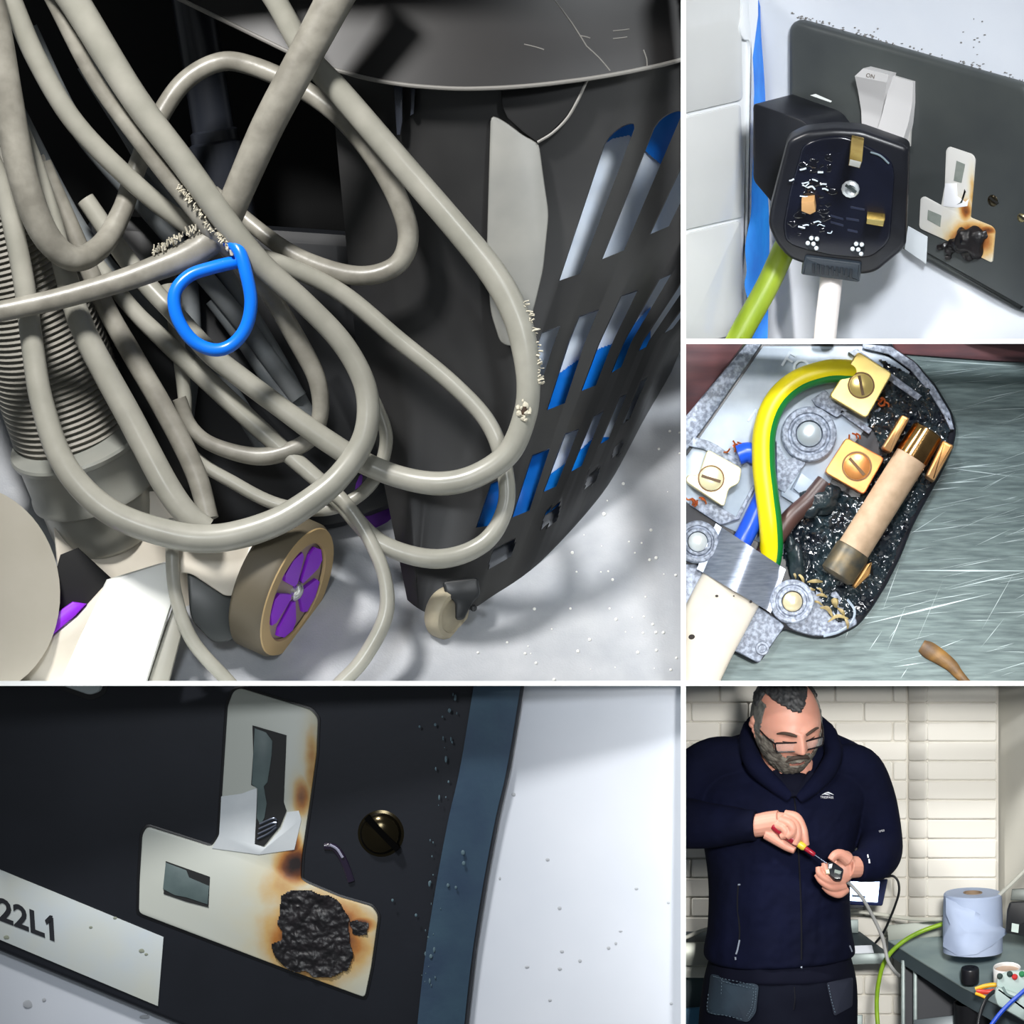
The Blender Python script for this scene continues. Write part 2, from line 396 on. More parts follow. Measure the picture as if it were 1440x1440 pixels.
def lidf(u, v):
    x = -40 + 1100 * u; y = polyl(lidarc, x); y = (polyl(lidarc, x - 30) + y + polyl(lidarc, x + 30)) / 3
    d = 118 + ((x - 660) / 400) ** 2 * 95
    return (x, y - 190 * v, d + 46 * v * v + 18 * math.sin(v * 3))
mb = MB(); mb.surf(lidf, nl, 10, th=(0, 0, 8)); lid = link('lid', mb, M_lid, basket)
mb = MB(); mb.tube([lidf(u / 50, 0) for u in range(8, 51)], 3.2, seg=8, n=2); link('rim', mb, M_worn, lid)
sc_ = MB()
for a, b, c, d_ in ((780, 0, 825, 65), (825, 65, 858, 100), (862, 44, 885, 41), (862, 55, 882, 52), (737, 63, 765, 70), (905, 70, 910, 96), (815, 50, 830, 54)):
    p, q = lidf((a + 40) / 1100, (polyl(lidarc, a) - b) / 190), lidf((c + 40) / 1100, (polyl(lidarc, c) - d_) / 190)
    sc_.tube([(p[0], p[1], p[2] - .3), ((p[0] + q[0]) / 2 + 2, (p[1] + q[1]) / 2, (p[2] + q[2]) / 2 - .6), (q[0], q[1], q[2] - .3)], .9, seg=5, n=2)
link('scratches', sc_, M_worn, lid)['kind'] = 'stuff'
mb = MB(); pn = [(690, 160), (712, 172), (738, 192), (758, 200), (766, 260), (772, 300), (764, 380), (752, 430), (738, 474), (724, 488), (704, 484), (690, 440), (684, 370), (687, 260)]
mb.prism(rnd(pn, 12, 3), 155, 166, 3); link('reflection_patch', mb, mat('pale_reflection', (132, 132, 127), 0.45, c2=(114, 115, 112), scale=5, bump=0.15, bscale=9), basket)['label'] = 'pale grey patch painting a reflection'  # reflection on the basket put in as a pale solid patch
mb = MB(); nt_ = [(704, 118), (826, 112), (812, 140), (795, 166), (775, 186), (754, 199), (736, 186), (714, 166), (706, 150)]
mb.prism(nt_, 149, 168, 2); hh = link('handle_hole', mb, M_black, basket)
mb = MB().tube([(826, 112, 150), (812, 142, 149), (797, 167, 149), (777, 187, 149), (756, 200, 149)], 2.2, seg=7); link('rim', mb, M_worn, hh)
for k, pl_ in enumerate(([(553, 118), (566, 118), (566, 170), (563, 190), (558, 190)], [(578, 118), (584, 118), (582, 160), (577, 163)])):
    link('rib', MB().prism(pl_, 168, 182, 2), mat('bin_rib', (56, 60, 70), 0.3), basket)
cx = bpy.data.objects.new('caster', None); COL.objects.link(cx); cx.location = Wd((628, 890, 195)); adopt(cx, basket)
A = Vector((0.75, 0.25, -0.6))
mb = MB().lathe((628, 862, 192), A, [(8, -13), (33, -13), (37, -8), (37, 8), (33, 13), (26, 13), (24, 10), (8, 10)], 28)
link('wheel', mb, mat('beige_caster', (176, 166, 142), 0.5, c2=(150, 142, 124), scale=12), cx)
mb = MB().prism(rnd([(622, 818), (672, 812), (676, 836), (664, 848), (652, 872), (640, 872), (640, 846), (626, 838)], 6), 168, 182, 4)
mb.ball((666, 855, 170), 5, 6); link('fork', mb, mat('black_fork', (30, 32, 34), 0.35), cx)

# ---- bags inside the basket
def bag(name, poly, off, m, label, nz=3):
    lo = [min(p[k] for p in poly) for k in (0, 1)]; hi = [max(p[k] for p in poly) for k in (0, 1)]
    def inside(x, y):
        c = False
        for (a, b), (e, f) in zip(poly, poly[1:] + poly[:1]):
            if (b > y) != (f > y) and x < (e - a) * (y - b) / (f - b) + a: c = not c
        return c
    def f(u, v):
        x, y = lo[0] + (hi[0] - lo[0]) * u, lo[1] + (hi[1] - lo[1]) * v
        t = max(0, min(1, (y - 100) / max(60, polyl(botarc, x) - 100))); ub = (x - 600) / 357
        d = (166 + 150 * max(0, ub) ** 1.6) * (1 - t) + (fl(polyl(botarc, x))) * t
        return (x, y, d + off + nz * 2 * noise.noise(Vector((x * .03, y * .03, off))))
    n = 120; mb = MB(); mb.surf(f, n, n, th=(0, 0, 4), keep=lambda i, j: inside(lo[0] + (hi[0] - lo[0]) * (i + .5) / n, lo[1] + (hi[1] - lo[1]) * (j + .5) / n))
    o = link(name, mb, m); tag(o, label, 'bag', 'plastic bags inside the slotted basket'); return o
M_wb = mat('white_bag', (206, 220, 240), 0.5, c2=(232, 238, 244), scale=6); M_bb = mat('blue_bag', (8, 108, 214), 0.4, c2=(20, 140, 235), scale=5)
bag('plastic_bag', [(780, 130), (961, 90), (961, 500), (900, 570), (840, 640), (760, 690), (740, 640), (745, 470), (775, 300)], 26, M_wb, 'white plastic bag filling the basket behind the long upper slots')
bag('plastic_bag', [(845, 110), (961, 100), (961, 225), (930, 232), (905, 210), (885, 190), (862, 195), (845, 205)], 16, M_bb, 'blue plastic bag showing at the tops of the uppermost slots')
bag('plastic_bag', [(728, 480), (757, 470), (760, 545), (800, 515), (830, 495), (870, 480), (915, 430), (915, 490), (870, 540), (830, 575), (780, 605), (730, 630)], 16, M_bb, 'blue plastic bag at the feet of the middle row of slots')
bag('plastic_bag', [(640, 770), (650, 700), (700, 625), (750, 612), (778, 625), (772, 668), (800, 648), (835, 615), (860, 615), (800, 700), (740, 745), (690, 770)], 16, M_bb, 'blue plastic bag low in the basket behind the bottom row of slots')

# ---- vacuum cleaner
vac = thing('vacuum_cleaner', (200, 930, 170), 'grey vacuum cleaner with ribbed hose and purple spoked wheels beside the black basket', 'vacuum cleaner')
M_vg = mat('vacuum_grey', (150, 152, 146), 0.35, c2=(168, 168, 160), scale=4, metal=0.25)
M_hose = mat('hose_grey', (134, 132, 124), 0.36, c2=(150, 147, 139), scale=6, metal=0.1)
M_cream = mat('cream_plastic', (214, 206, 190), 0.4, c2=(224, 217, 204), scale=5)
M_vw = mat('white_plastic', (240, 241, 236), 0.35); M_pur = mat('purple_plastic', (150, 40, 226), 0.35)
M_dk = mat('dark_vacuum_plastic', (66, 70, 70), 0.4)
ax = Vector((0.30, 0.86, 0.42)).normalized(); top = Vector((-20, 250, 215)); prof = []
n_r = 47
for k in range(n_r * 4 + 1):
    h = k * 9.2 / 4; prof.append((86 + 2.6 * math.cos(k / 4 * 2 * math.pi), h))
hz_ = MB().lathe(top, ax, prof, 56); hz_.v = [(x, y, d - .36 * max(0, y - 250)) for x, y, d in hz_.v]; link('hose', hz_, M_hose, vac)
e = top + ax * (n_r * 9.2) - Vector((0, 0, 178))
link('collar', MB().lathe(e, ax, [(80, -6), (97, -6), (99, -2), (97, 5), (91, 8), (90, 30), (88, 66), (90, 70), (90, 78), (84, 82), (70, 82)], 56), M_vg, vac)
link('hose_end', MB().lathe(e + ax * 80, ax, [(60, 0), (82, 0), (80, 40), (77, 66), (70, 74), (40, 76)], 48), mat('hose_end_grey', (168, 168, 160), 0.3, metal=0.3), vac)
link('chassis', MB().prism(rnd([(70, 690), (262, 690), (268, 860), (90, 890)], 14), 222, 244, 4), M_cream, vac)
link('drum', MB().lathe((-58, 838, 120), (0.25, -0.12, -1), [(150, 60), (150, -10), (146, 10), (138, 18), (118, 22), (112, 19), (108, 22), (70, 38), (20, 44)], 56, sq=(1.0, .88)), mat('drum_beige', (164, 159, 146), 0.45, c2=(174, 169, 157), scale=4), vac)
link('base', MB().prism([(150, 815), (238, 788), (246, 838), (205, 965), (80, 965), (118, 880)], 96, 150, 8), M_vw, vac)['label'] = 'bright white foot plate'
link('side_panel', MB().prism([(12, 968), (44, 916), (74, 894), (108, 866), (146, 824), (158, 815), (150, 840), (118, 895), (92, 968)], 100, 150, 6), M_cream, vac)
link('side_strip', MB().prism([(36, 922), (62, 874), (102, 846), (122, 849), (106, 866), (74, 893), (44, 922)], 98, 130, 4), M_pur, vac)['label'] = 'purple curved strip'
link('recess', MB().prism([(50, 905), (85, 780), (110, 770), (162, 818), (110, 866), (70, 890)], 128, 150, 4), M_black, vac)
link('skirt', MB().prism([(248, 838), (264, 862), (236, 968), (204, 968)], 108, 150, 6), mat('skirt_grey', (150, 148, 138), 0.4), vac)
link('axle_block', MB().prism(rnd([(262, 800), (330, 826), (330, 900), (300, 905), (268, 870)], 12), 128, 165, 3), M_dk, vac)
br = link('bracket', MB().prism(rnd([(232, 772), (372, 762), (352, 822), (330, 838), (316, 838), (268, 806), (240, 806)], 9), 108, 140, 3), M_cream, vac)
link('edge', MB().prism([(350, 770), (372, 764), (352, 818), (334, 834)], 104, 112, 3), M_vw, br)  # highlight along the bracket's right edge, put in as white plastic
def wheel(c, A, Rr, half, parent, petals=True):
    A = Vector(A).normalized(); c = Vector(c)
    e_ = bpy.data.objects.new('wheel', None); COL.objects.link(e_); e_.location = Wd(c + Vector((0, Rr * .9, 0))); adopt(e_, parent)
    link('tyre', MB().lathe(c, A, [(Rr * .6, -half), (Rr * .93, -half), (Rr, -half + 6), (Rr, half - 7), (Rr * .96, half), (Rr * .74, half), (Rr * .72, half - 4)], 48, ring=True), mat('wheel_tread', (96, 88, 72), 0.55), e_)
    link('rim', MB().lathe(c, A, [(Rr * .72, half - 2), (Rr * .97, half - 2), (Rr * .95, half + 2), (Rr * .74, half + 2)], 48, ring=True), mat('wheel_rim', (178, 152, 108), 0.5), e_)
    link('disc', MB().lathe(c, A, [(Rr * .75, half - 8), (Rr * .75, half - 4), (4, half - 4)], 40), mat('wheel_disc', (160, 142, 130), 0.5), e_)
    ref = Vector((0, 1, 0)); U = (ref - A * ref.dot(A)).normalized(); B = A.cross(U)
    for k in range(5):
        a0 = k * 2 * math.pi / 5 + .2; mb = MB(); po = []
        for rr, da in ((.16, -.25), (.36, -.42), (.56, -.46), (.67, -.34), (.70, 0), (.67, .34), (.56, .46), (.36, .42), (.16, .25)):
            po.append((rr * Rr, a0 + da))
        q = [c + U * r_ * math.cos(a) + B * r_ * math.sin(a) for r_, a in po]; n = len(q)
        mb.add([p + A * (half - 5) for p in q] + [p + A * (half + 1) for p in q], [list(range(n))[::-1], list(range(n, 2 * n))] + [[i, (i + 1) % n, n + (i + 1) % n, n + i] for i in range(n)])
        link('spoke', mb, M_pur, e_)
    link('hub', MB().lathe(c, A, [(13, half - 4), (13, half + 3), (8, half + 7), (2, half + 8)], 20), mat('bright_hub', (225, 228, 226), 0.2, metal=0.8), e_)
wheel((394, 822, 150), (0.84, 0.37, -0.37), 101, 27, vac)
mb = MB().lathe((535, 690, 300), (0.6, 0.2, -0.75), [(30, -10), (52, -10), (52, 8), (44, 12), (10, 12)], 28); link('rear_wheel', mb, mat('dark_purple', (84, 30, 130), 0.5), vac)
link('wand', MB().lathe((268, -20, 330), (0.16, 1, 0), [(30, 0), (30, 205), (34, 208), (34, 222), (40, 226), (40, 420)], 32), mat('dark_wand', (34, 37, 44), 0.3), vac)
link('body', MB().prism(rnd([(120, 300), (560, 330), (585, 700), (470, 745), (230, 745), (150, 640)], 30), 262, 380, 20), mat('dark_cable_backing', (20, 22, 26), 0.45), vac)  # dark block added behind the cables to blacken the background
link('clip', MB().prism([(242, 762), (306, 744), (310, 772), (246, 776)], 112, 124, 3), M_vw, vac)

# ---- the hank of flex
hank = thing('power_cable', (400, 700, 130), 'looped hank of grey cable hanging in front of everything, sheath split to a blue core', 'cable')
def flex(pts, m=M_flex, r=None, flat=1.0, name='cable_loop'):
    return link(name, MB().tube(pts, r, seg=18, n=8, flat=flat), m, hank, auto=80)
# right-hand big loop, frayed on its outer side
C1 = [(350, -50, 80, 16), (387, 0, 78, 16), (432, 78, 76, 17), (480, 132, 74, 18), (560, 225, 66, 18.5), (640, 318, 60, 19), (693, 384, 58, 20), (724, 440, 56, 20), (738, 490, 56, 19), (743, 540, 58, 17), (738, 585, 62, 17), (716, 636, 68, 17), (672, 668, 74, 17), (622, 680, 80, 17), (566, 672, 92, 16), (510, 650, 104, 16), (460, 620, 108, 16), (400, 577, 112, 15), (340, 532, 118, 15), (296, 497, 124, 15), (250, 446, 134, 14), (190, 380, 160, 14), (120, 280, 180, 13)]
flex(C1)
C2 = [(70, -40, 46, 23), (103, 0, 46, 22), (187, 135, 44, 20), (260, 232, 42, 19), (318, 312, 40, 18), (368, 372, 44, 17), (428, 426, 50, 16), (478, 478, 54, 16), (508, 528, 56, 16), (518, 572, 56, 16.5), (511, 618, 54, 17), (484, 662, 50, 17.5), (447, 697, 46, 18.5), (384, 736, 42, 20), (306, 757, 40, 20.5), (234, 750, 42, 20), (152, 718, 48, 19), (92, 656, 58, 18), (60, 570, 74, 17), (45, 482, 90, 16), (35, 405, 96, 15.5), (22, 335, 100, 15), (6, 270, 104, 15), (-30, 190, 104, 15)]
flex(C2)
C3 = [(40, -60, 78, 10), (74, 0, 76, 10.5), (133, 112, 70, 11), (208, 214, 62, 11.5), (262, 282, 58, 12), (296, 325, 62, 12), (330, 362, 84, 12), (376, 410, 100, 13), (420, 482, 112, 14), (446, 535, 118, 13), (450, 585, 122, 12), (430, 622, 132, 12), (370, 642, 140, 13), (305, 628, 148, 11), (270, 602, 152, 10), (252, 560, 150, 10)]
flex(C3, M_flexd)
C4 = [(-6, -50, 92, 15), (16, 0, 94, 15), (52, 84, 98, 15), (108, 176, 104, 14.5), (198, 266, 110, 14), (272, 322, 116, 13), (330, 350, 124, 13), (402, 374, 130, 13), (480, 412, 128, 13), (560, 478, 124, 13), (636, 540, 120, 12.5), (686, 594, 118, 12), (708, 652, 116, 12), (711, 712, 112, 12), (680, 764, 108, 13), (614, 786, 106, 14), (536, 764, 112, 13), (480, 708, 124, 12), (430, 660, 140, 11), (350, 585, 150, 11), (270, 510, 160, 11)]
flex(C4)
C5 = [(-22, -20, 62, 22), (-6, 40, 60, 22), (10, 133, 58, 22), (28, 232, 58, 22), (54, 312, 62, 21), (82, 352, 68, 19), (112, 364, 80, 18), (146, 342, 108, 17), (172, 296, 136, 15), (188, 248, 160, 14), (216, 180, 180, 14), (256, 118, 190, 14), (306, 88, 192, 14), (352, 92, 190, 14), (420, 122, 172, 14), (480, 166, 150, 14), (530, 226, 134, 15), (564, 290, 126, 15), (574, 338, 124, 15), (556, 374, 126, 14), (508, 388, 132, 14), (446, 374, 144, 14), (388, 342, 160, 12), (300, 270, 200, 10)]
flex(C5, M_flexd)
C6 = [(500, -60, 26, 29), (470, 0, 28, 27), (425, 85, 32, 25), (376, 178, 40, 24), (336, 268, 58, 22), (312, 322, 74, 21), (286, 346, 68, 21), (258, 362, 62, 20), (212, 380, 58, 18), (167, 396, 56, 16.5), (83, 420, 54, 15.5), (0, 438, 54, 15), (-60, 448, 54, 15)]
flex(C6, M_flexd, flat=.8)
C7 = [(30, 180, 130, 11), (50, 232, 122, 12), (74, 312, 116, 14), (92, 384, 110, 16), (120, 470, 104, 18), (182, 586, 92, 19), (232, 680, 80, 19), (262, 722, 78, 18), (290, 744, 80, 17)]
flex(C7)
C8 = [(60, 230, 190, 13), (100, 320, 176, 13), (148, 430, 160, 14), (188, 502, 150, 15), (233, 580, 138, 15), (274, 662, 122, 15), (294, 730, 110, 14)]
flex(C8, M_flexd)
C9 = [(120, 350, 190, 11), (184, 432, 176, 12), (230, 478, 168, 13), (334, 576, 150, 13), (444, 672, 130, 12), (486, 708, 110, 10), (518, 756, 100, 10), (541, 812, 96, 10), (542, 866, 94, 11), (514, 922, 92, 11), (482, 958, 92, 11), (425, 1008, 92, 11), (366, 1004, 92, 10), (320, 957, 92, 10), (270, 900, 92, 10), (247, 836, 92, 9.5), (242, 772, 94, 9.5), (246, 730, 100, 9)]
flex(C9)
C10 = [(236, 400, 200, 10), (248, 470, 190, 10), (260, 560, 180, 10), (264, 632, 172, 9.5), (334, 682, 160, 9.5), (400, 712, 150, 9.5), (470, 714, 146, 9.5), (522, 680, 146, 9.5), (543, 622, 148, 9.5), (530, 572, 150, 9), (500, 520, 160, 9)]
flex(C10)
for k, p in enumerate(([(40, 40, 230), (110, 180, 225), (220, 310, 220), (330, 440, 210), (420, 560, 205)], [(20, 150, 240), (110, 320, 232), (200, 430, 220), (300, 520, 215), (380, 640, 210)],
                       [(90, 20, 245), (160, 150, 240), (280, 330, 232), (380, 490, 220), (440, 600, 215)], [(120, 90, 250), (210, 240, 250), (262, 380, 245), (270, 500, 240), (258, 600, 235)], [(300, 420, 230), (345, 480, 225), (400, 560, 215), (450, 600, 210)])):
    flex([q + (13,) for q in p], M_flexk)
# torn places
bl = [(320, 338, 46), (336, 352, 30), (346, 384, 24), (353, 424, 24), (346, 460, 26), (326, 485, 28), (300, 492, 28), (270, 478, 30), (249, 446, 30), (246, 412, 32), (266, 388, 36), (300, 376, 40), (334, 368, 46)]
w = link('blue_wire', MB().tube(bl, 9.5, seg=16, n=8), M_blue, hank, auto=80); w['label'] = 'bright blue inner wire pulled out in a loop'
def fray(line, r_, n, dirs, spread, L=(4, 9)):
    mb = MB(); P = cr(line, 12)
    for i in range(n):
        p = Vector(random.choice(P)); q = p + Vector((dirs[0] * r_ + random.uniform(-spread, spread), dirs[1] * r_ + random.uniform(-spread, spread), random.uniform(-r_ * .8, 0)))
        t = q + Vector((dirs[0] + random.uniform(-.8, .8), dirs[1] + random.uniform(-.8, .8), random.uniform(-.8, .4))) * random.uniform(*L)
        mb.tube([tuple(q), tuple((q + t) / 2 + Vector((random.uniform(-1, 1),) * 3)), tuple(t)], random.uniform(.6, 1.6), seg=4, smooth=False)
    return tag(link('frayed_edge', mb, M_rag, hank), None, kind='stuff')
fray([(306, 322, 60), (272, 344, 62), (246, 358, 60), (222, 372, 58)], 15, 90, (-.3, -1), 4, (3, 7))
fray([(722, 430, 56), (737, 480, 56), (743, 540, 58)], 14, 60, (1, -.1), 2.5, (3, 7))
fray([(256, 258, 40), (290, 306, 40), (322, 340, 34)], 4, 90, (-.5, .6), 4, (2, 5))
mb = MB()
for i in range(26):
    a = random.uniform(0, 6.28); rr = random.uniform(4, 13); mb.ball((737 + rr * .7 * math.cos(a), 576 + rr * 1.3 * math.sin(a), 46 + random.uniform(-2, 2)), (random.uniform(2, 4.5), random.uniform(2, 5), 3), 5, nz=.5)
link('torn_sheath', mb, M_rag, hank)
mb = MB().ball((738, 578, 47), (6, 13, 5), 8, nz=.5, nsc=.3); link('exposed_core', mb, M_core, hank)['label'] = 'dark bare core in the split'
mb = MB()
for i in range(16):
    t = i / 15; mb.ball((314 + 12 * t + random.uniform(-4, 4), 326 + 26 * t + random.uniform(-3, 3), 38 - 4 * t), (random.uniform(2, 5), random.uniform(2, 6), 4), 5, nz=.5)
link('torn_sheath', mb, M_rag, hank)

# ================================================================ bay 2: scorched double socket with a melted plug
CELL = (962, None, None, 480)
random.seed(7)
PB = Plane(300, 1107, 150, -0.62, 0.16)
M_paint = mat('white_paint', (214, 219, 229), 0.6, c2=(222, 226, 234), scale=3, bump=0.1, bscale=25)
M_tile = mat('cream_tile', (226, 226, 224), 0.12, c2=(218, 219, 218), scale=3, coat=0.3, bump=0.1, bscale=6)
M_grout = mat('white_grout', (236, 238, 240), 0.8)
def onpl(pl, x, y, h=0): return pl.pt(x, y, h)
def slab_on(pl, x0, x1, y0, y1, h0, h1): return MB().prism([(x0, y0), (x1, y0), (x1, y1), (x0, y1)], h1, h0, 0, 0, pl)
wr = MB().prism([(1062, -40), (1500, -40), (1500, 520), (1062, 520)], 0, -14, 0, 0, PB)
struct('wall_right', wr, M_paint, smooth=False)
PL = Plane(PB.d(1066, 150) - 4, 1066, 150, 1.25, 0.16)
wl = MB().prism([(950, -60), (1066, -60), (1066, 520), (950, 520)], 0, -14, 0, 0, PL)
wall_l = struct('wall_left', wl, M_grout, smooth=False)
for k in range(-1, 4):
    yt, yb = 143 - 164 + 164 * k + 2, 143 + 164 * k - 3
    q = rnd([(955, yt + 22), (1043, yt + 1), (1046 + 3 * (k % 2), yb + 1), (955, yb + 22)], [0, 7, 8, 0])
    if yt < 470:
        t = link('tile', MB().prism(q, 4, 0, 3, 0, PL), M_tile, wall_l)
# ragged filler edge and blue tape down the corner
mb = MB(); le = [(1045, -20), (1043, 25), (1041, 40), (1046, 55), (1055, 60), (1056, 100), (1055, 160), (1054, 240), (1053, 310), (1052, 390), (1050, 490)]
ri = [(1052, -20), (1054, 25), (1056, 40), (1056, 55), (1057, 60), (1060, 100), (1061, 160), (1058, 240), (1056, 310), (1050, 390), (1052, 490)]
fil = MB().prism(cr(le, 4) + cr(ri, 4)[::-1], 7, 0, .6, 0, PL, steps=1); link('filler', fil, mat('white_filler', (240, 243, 246), 0.6, bump=0.3, bscale=40), wall_l)
tape = cr([(1053, -30), (1055, 40), (1058, 62), (1056, 66), (1060, 140), (1060, 200), (1057, 262), (1056, 300), (1048, 345), (1050, 380), (1047, 400), (1052, 424), (1056, 440), (1050, 500)], 4) + cr([(1079, 500), (1081, 400), (1082, 320), (1079, 250), (1076, 130), (1070, 40), (1069, -30)], 4)
tp = MB(); n = len(tape)
tp.prism(tape, PB.d(1070, 200) - 30, PB.d(1070, 200) - 27)
o = link('masking_tape', tp, mat('blue_tape', (8, 100, 196), 0.5, c2=(12, 128, 220), scale=7, stretch=(4, 1, 1), bump=0.2, bscale=18)); tag(o, 'strip of blue masking tape peeling down the corner beside the tiles', 'tape')
mb = MB()
for i in range(130):                               # flaked dirt along the top edge of the plate
    t = random.random() ** .8; x = 1112 + t * 330; y = 25 + (x - 1122) * .279 - random.expovariate(.28) + 1
    if random.random() < .55: x = random.choice((random.uniform(1115, 1160), random.uniform(1350, 1385), random.uniform(1200, 1240)))
    if random.random() < .55: y = 25 + (x - 1122) * .279 - random.uniform(-1, 5)
    p = PB.pt(x, y, .6); mb.ball(p, (random.uniform(.6, 2.4), random.uniform(.5, 1.4), .8), 4)
tag(link('plaster_dirt', mb, mat('grey_dirt', (120, 118, 116), 0.9)), 'crumbs of grey dirt on the wall along the socket plate top edge', 'dirt', kind='stuff')

M_plate = mat('gunmetal_plate', (84, 88, 87), 0.36, metal=0.35, c2=(62, 66, 70), scale=2.2, bump=0.04, bscale=70)
M_ins = mat('socket_white', (214, 212, 208), 0.4, c2=(222, 221, 218), scale=6)
M_dark = mat('socket_hole', (38, 48, 50), 0.5, c2=(84, 96, 96), scale=18)
M_soot = mat('charred_plastic', (12, 11, 14), 0.35, c2=(26, 20, 22), scale=24, bump=0.6, bscale=40)
M_scor = mat('scorched_plastic', (176, 120, 52), 0.5, c2=(122, 62, 22), scale=20, lo=.3, hi=.75)
M_tan = mat('heat_tanned_plastic', (206, 182, 132), 0.5, c2=(198, 160, 96), scale=14)
sock = thing('double_socket', PB.pt(1280, 360, 0), 'grey metal double socket plate with two white rocker switches, right outlet charred', 'socket')
pl_ = rnd([(1106, 24), (1449, 121), (1446, 445), (1424, 438), (1106, 264)], [26, 20, 26, 12, 14], 6)
link('face_plate', MB().prism(pl_, 14, 0, 11, 0, PB, steps=4), M_plate, sock)
def slabm(poly, h0, h1, bev, m, name, par, pl=None, **k): return link(name, MB().prism(poly, h1, h0, bev, 0, pl or PB), m, par, **k)
def rocker(quads, m, label=None):
    mb = MB(); L, Rr, H = quads; n = len(L)
    mb.surf(lambda u, v: PB.pt(*[lerp([p[k] for p in L], v * (n - 1)) * (1 - u) + lerp([p[k] for p in Rr], v * (n - 1)) * u for k in (0, 1)], lerp(H, v * (n - 1))), 6, 16)
    E = [PB.pt(*q, h) for q, h in list(zip(L, H)) + list(zip(Rr[::-1], H[::-1]))]
    Bk = [PB.pt(q[0] - PB.n.x * (h - 12), q[1] - PB.n.y * (h - 12), 12) for q, h in list(zip(L, H)) + list(zip(Rr[::-1], H[::-1]))]
    m_ = len(E); mb.add(E + Bk, [[i, (i + 1) % m_, m_ + (i + 1) % m_, m_ + i] for i in range(m_)] + [list(range(m_, 2 * m_))])
    return link('switch', mb, m, sock)
M_rock = mat('switch_white', (206, 204, 204), 0.35)
r1 = rocker(([(1202, 107), (1207, 130), (1211, 155), (1212, 179)], [(1247, 116), (1243, 142), (1239, 165), (1233, 187)], [34, 24, 20, 22]), M_rock)
link('top_face', MB().prism([(1202, 107), (1214, 96), (1250, 105), (1247, 116)], 34, 14, 0, 0, PB), M_rock, r1)
link('marking', text('ON', ((1217, 108), (.97, .22), (.25, -1)), 8, PB, 34.6, 1), mat('marking_grey', (120, 112, 104), 0.7), r1, smooth=False)
r2 = rocker(([(1249, 105), (1247, 135), (1240, 162), (1233, 186)], [(1284, 115), (1283, 145), (1277, 175), (1268, 202)], [20, 22, 28, 34]), M_rock)
link('side', MB().prism([(1284, 115), (1279, 206), (1268, 202), (1277, 175), (1283, 145)], 18, 14, 0, 0, PB), mat('switch_side', (196, 194, 190), 0.5), r2)
ins = [(1334, 206), (1367, 217), (1371, 224), (1368, 261), (1364, 306), (1394, 318), (1399, 324), (1395, 370), (1332, 339), (1292, 321), (1294, 279), (1299, 276), (1323, 289), (1328, 261), (1330, 211)]
insert = slabm(rnd(ins, [4, 4, 3, 0, 2, 4, 4, 4, 0, 5, 5, 3, 2, 0, 4], 3), 13, 16.5, 1.2, M_ins, 'outlet', sock)
M_sg = mat('shutter_pale', (120, 128, 122), 0.5, c2=(150, 154, 148), scale=20)
slabm([(1345, 226), (1357, 231), (1352, 257), (1341, 254)], 16, 17.2, 0, M_sg, 'earth_slot', insert)
slabm([(1305, 295), (1323.5, 303), (1322, 319), (1304, 309)], 16, 17.2, 0, M_sg, 'pin_slot', insert)
slabm([(1353, 285), (1356, 266), (1358, 270), (1350, 285), (1345, 288)], 16.6, 17.6, 0, M_dark, 'torn_slot', insert)
slabm([(1329, 258), (1345, 258), (1346, 276), (1357, 284), (1362, 280), (1360, 290), (1345, 292), (1326, 290)], 16.4, 17.3, .3, mat('fresh_white_break', (236, 236, 240), 0.5), 'broken_face', insert)
BURN = ((0, (214, 212, 208)), (.22, (214, 204, 180)), (.42, (206, 166, 104)), (.62, (160, 96, 40)), (.82, (84, 44, 22)), (1, (24, 16, 16)))
stain_mat('scorched_white', insert, None, [(1366, 338, 34, 26, 1.0), (1358, 296, 10, 16, .8), (1367, 270, 5, 30, .45), (1388, 324, 16, 8, .8)], BURN, 30, .3)
mb = MB(); p = PB.pt(1367, 340, 18); mb.ball(p, (22, 21, 13), 16, nz=.5, nsc=.25)
for x, y, rr in ((1350, 344, 13), (1341, 343, 9), (1336, 352, 7), (1333, 362, 5), (1374, 348, 14), (1384, 330, 7), (1355, 328, 9), (1322, 348, 5), (1329, 346, 6), (1362, 356, 11)): mb.ball(PB.pt(x, y, 17), (rr, rr * .9, rr * .5), 10, nz=.5, nsc=.25)
link('charred_blob', fused(mb, 1.2, 2), M_soot, sock)['label'] = 'lump of black charred plastic'
def screw(name, pl, x, y, r_, h, m, par, slot=(.8, .6)):
    e = bpy.data.objects.new(name, None)
    mb = MB().lathe(pl.pt(x, y, h - 3), pl.n, [(r_ * .6, -2), (r_, 0), (r_ * .95, 2), (r_ * .7, 3.6), (r_ * .3, 4.4), (.3, 4.6)], 24)
    o = link(name, mb, m, par); sx, sy = slot
    q = [(x - sx * r_ * .8 - sy * r_ * .14, y - sy * r_ * .8 + sx * r_ * .14), (x - sx * r_ * .8 + sy * r_ * .14, y - sy * r_ * .8 - sx * r_ * .14), (x + sx * r_ * .8 + sy * r_ * .14, y + sy * r_ * .8 - sx * r_ * .14), (x + sx * r_ * .8 - sy * r_ * .14, y + sy * r_ * .8 + sx * r_ * .14)]
    link('slot', MB().prism(q, h + 2, h, 0, 0, pl), mat('slot_dark', (24, 22, 20), 0.6), o); return o
screw('screw', PB, 1397, 282, 9, 15, mat('dark_brass', (64, 58, 46), 0.22, metal=0.9), sock)
screw('screw', PB, 1437, 306, 7, 15, mat('dull_brass', (150, 140, 104), 0.3, metal=0.8), sock)
lab = slabm([(1277, 318), (1304, 333), (1302, 371), (1272, 350)], 14, 15, .3, mat('label_white', (212, 218, 224), 0.55), 'label_strip', sock)
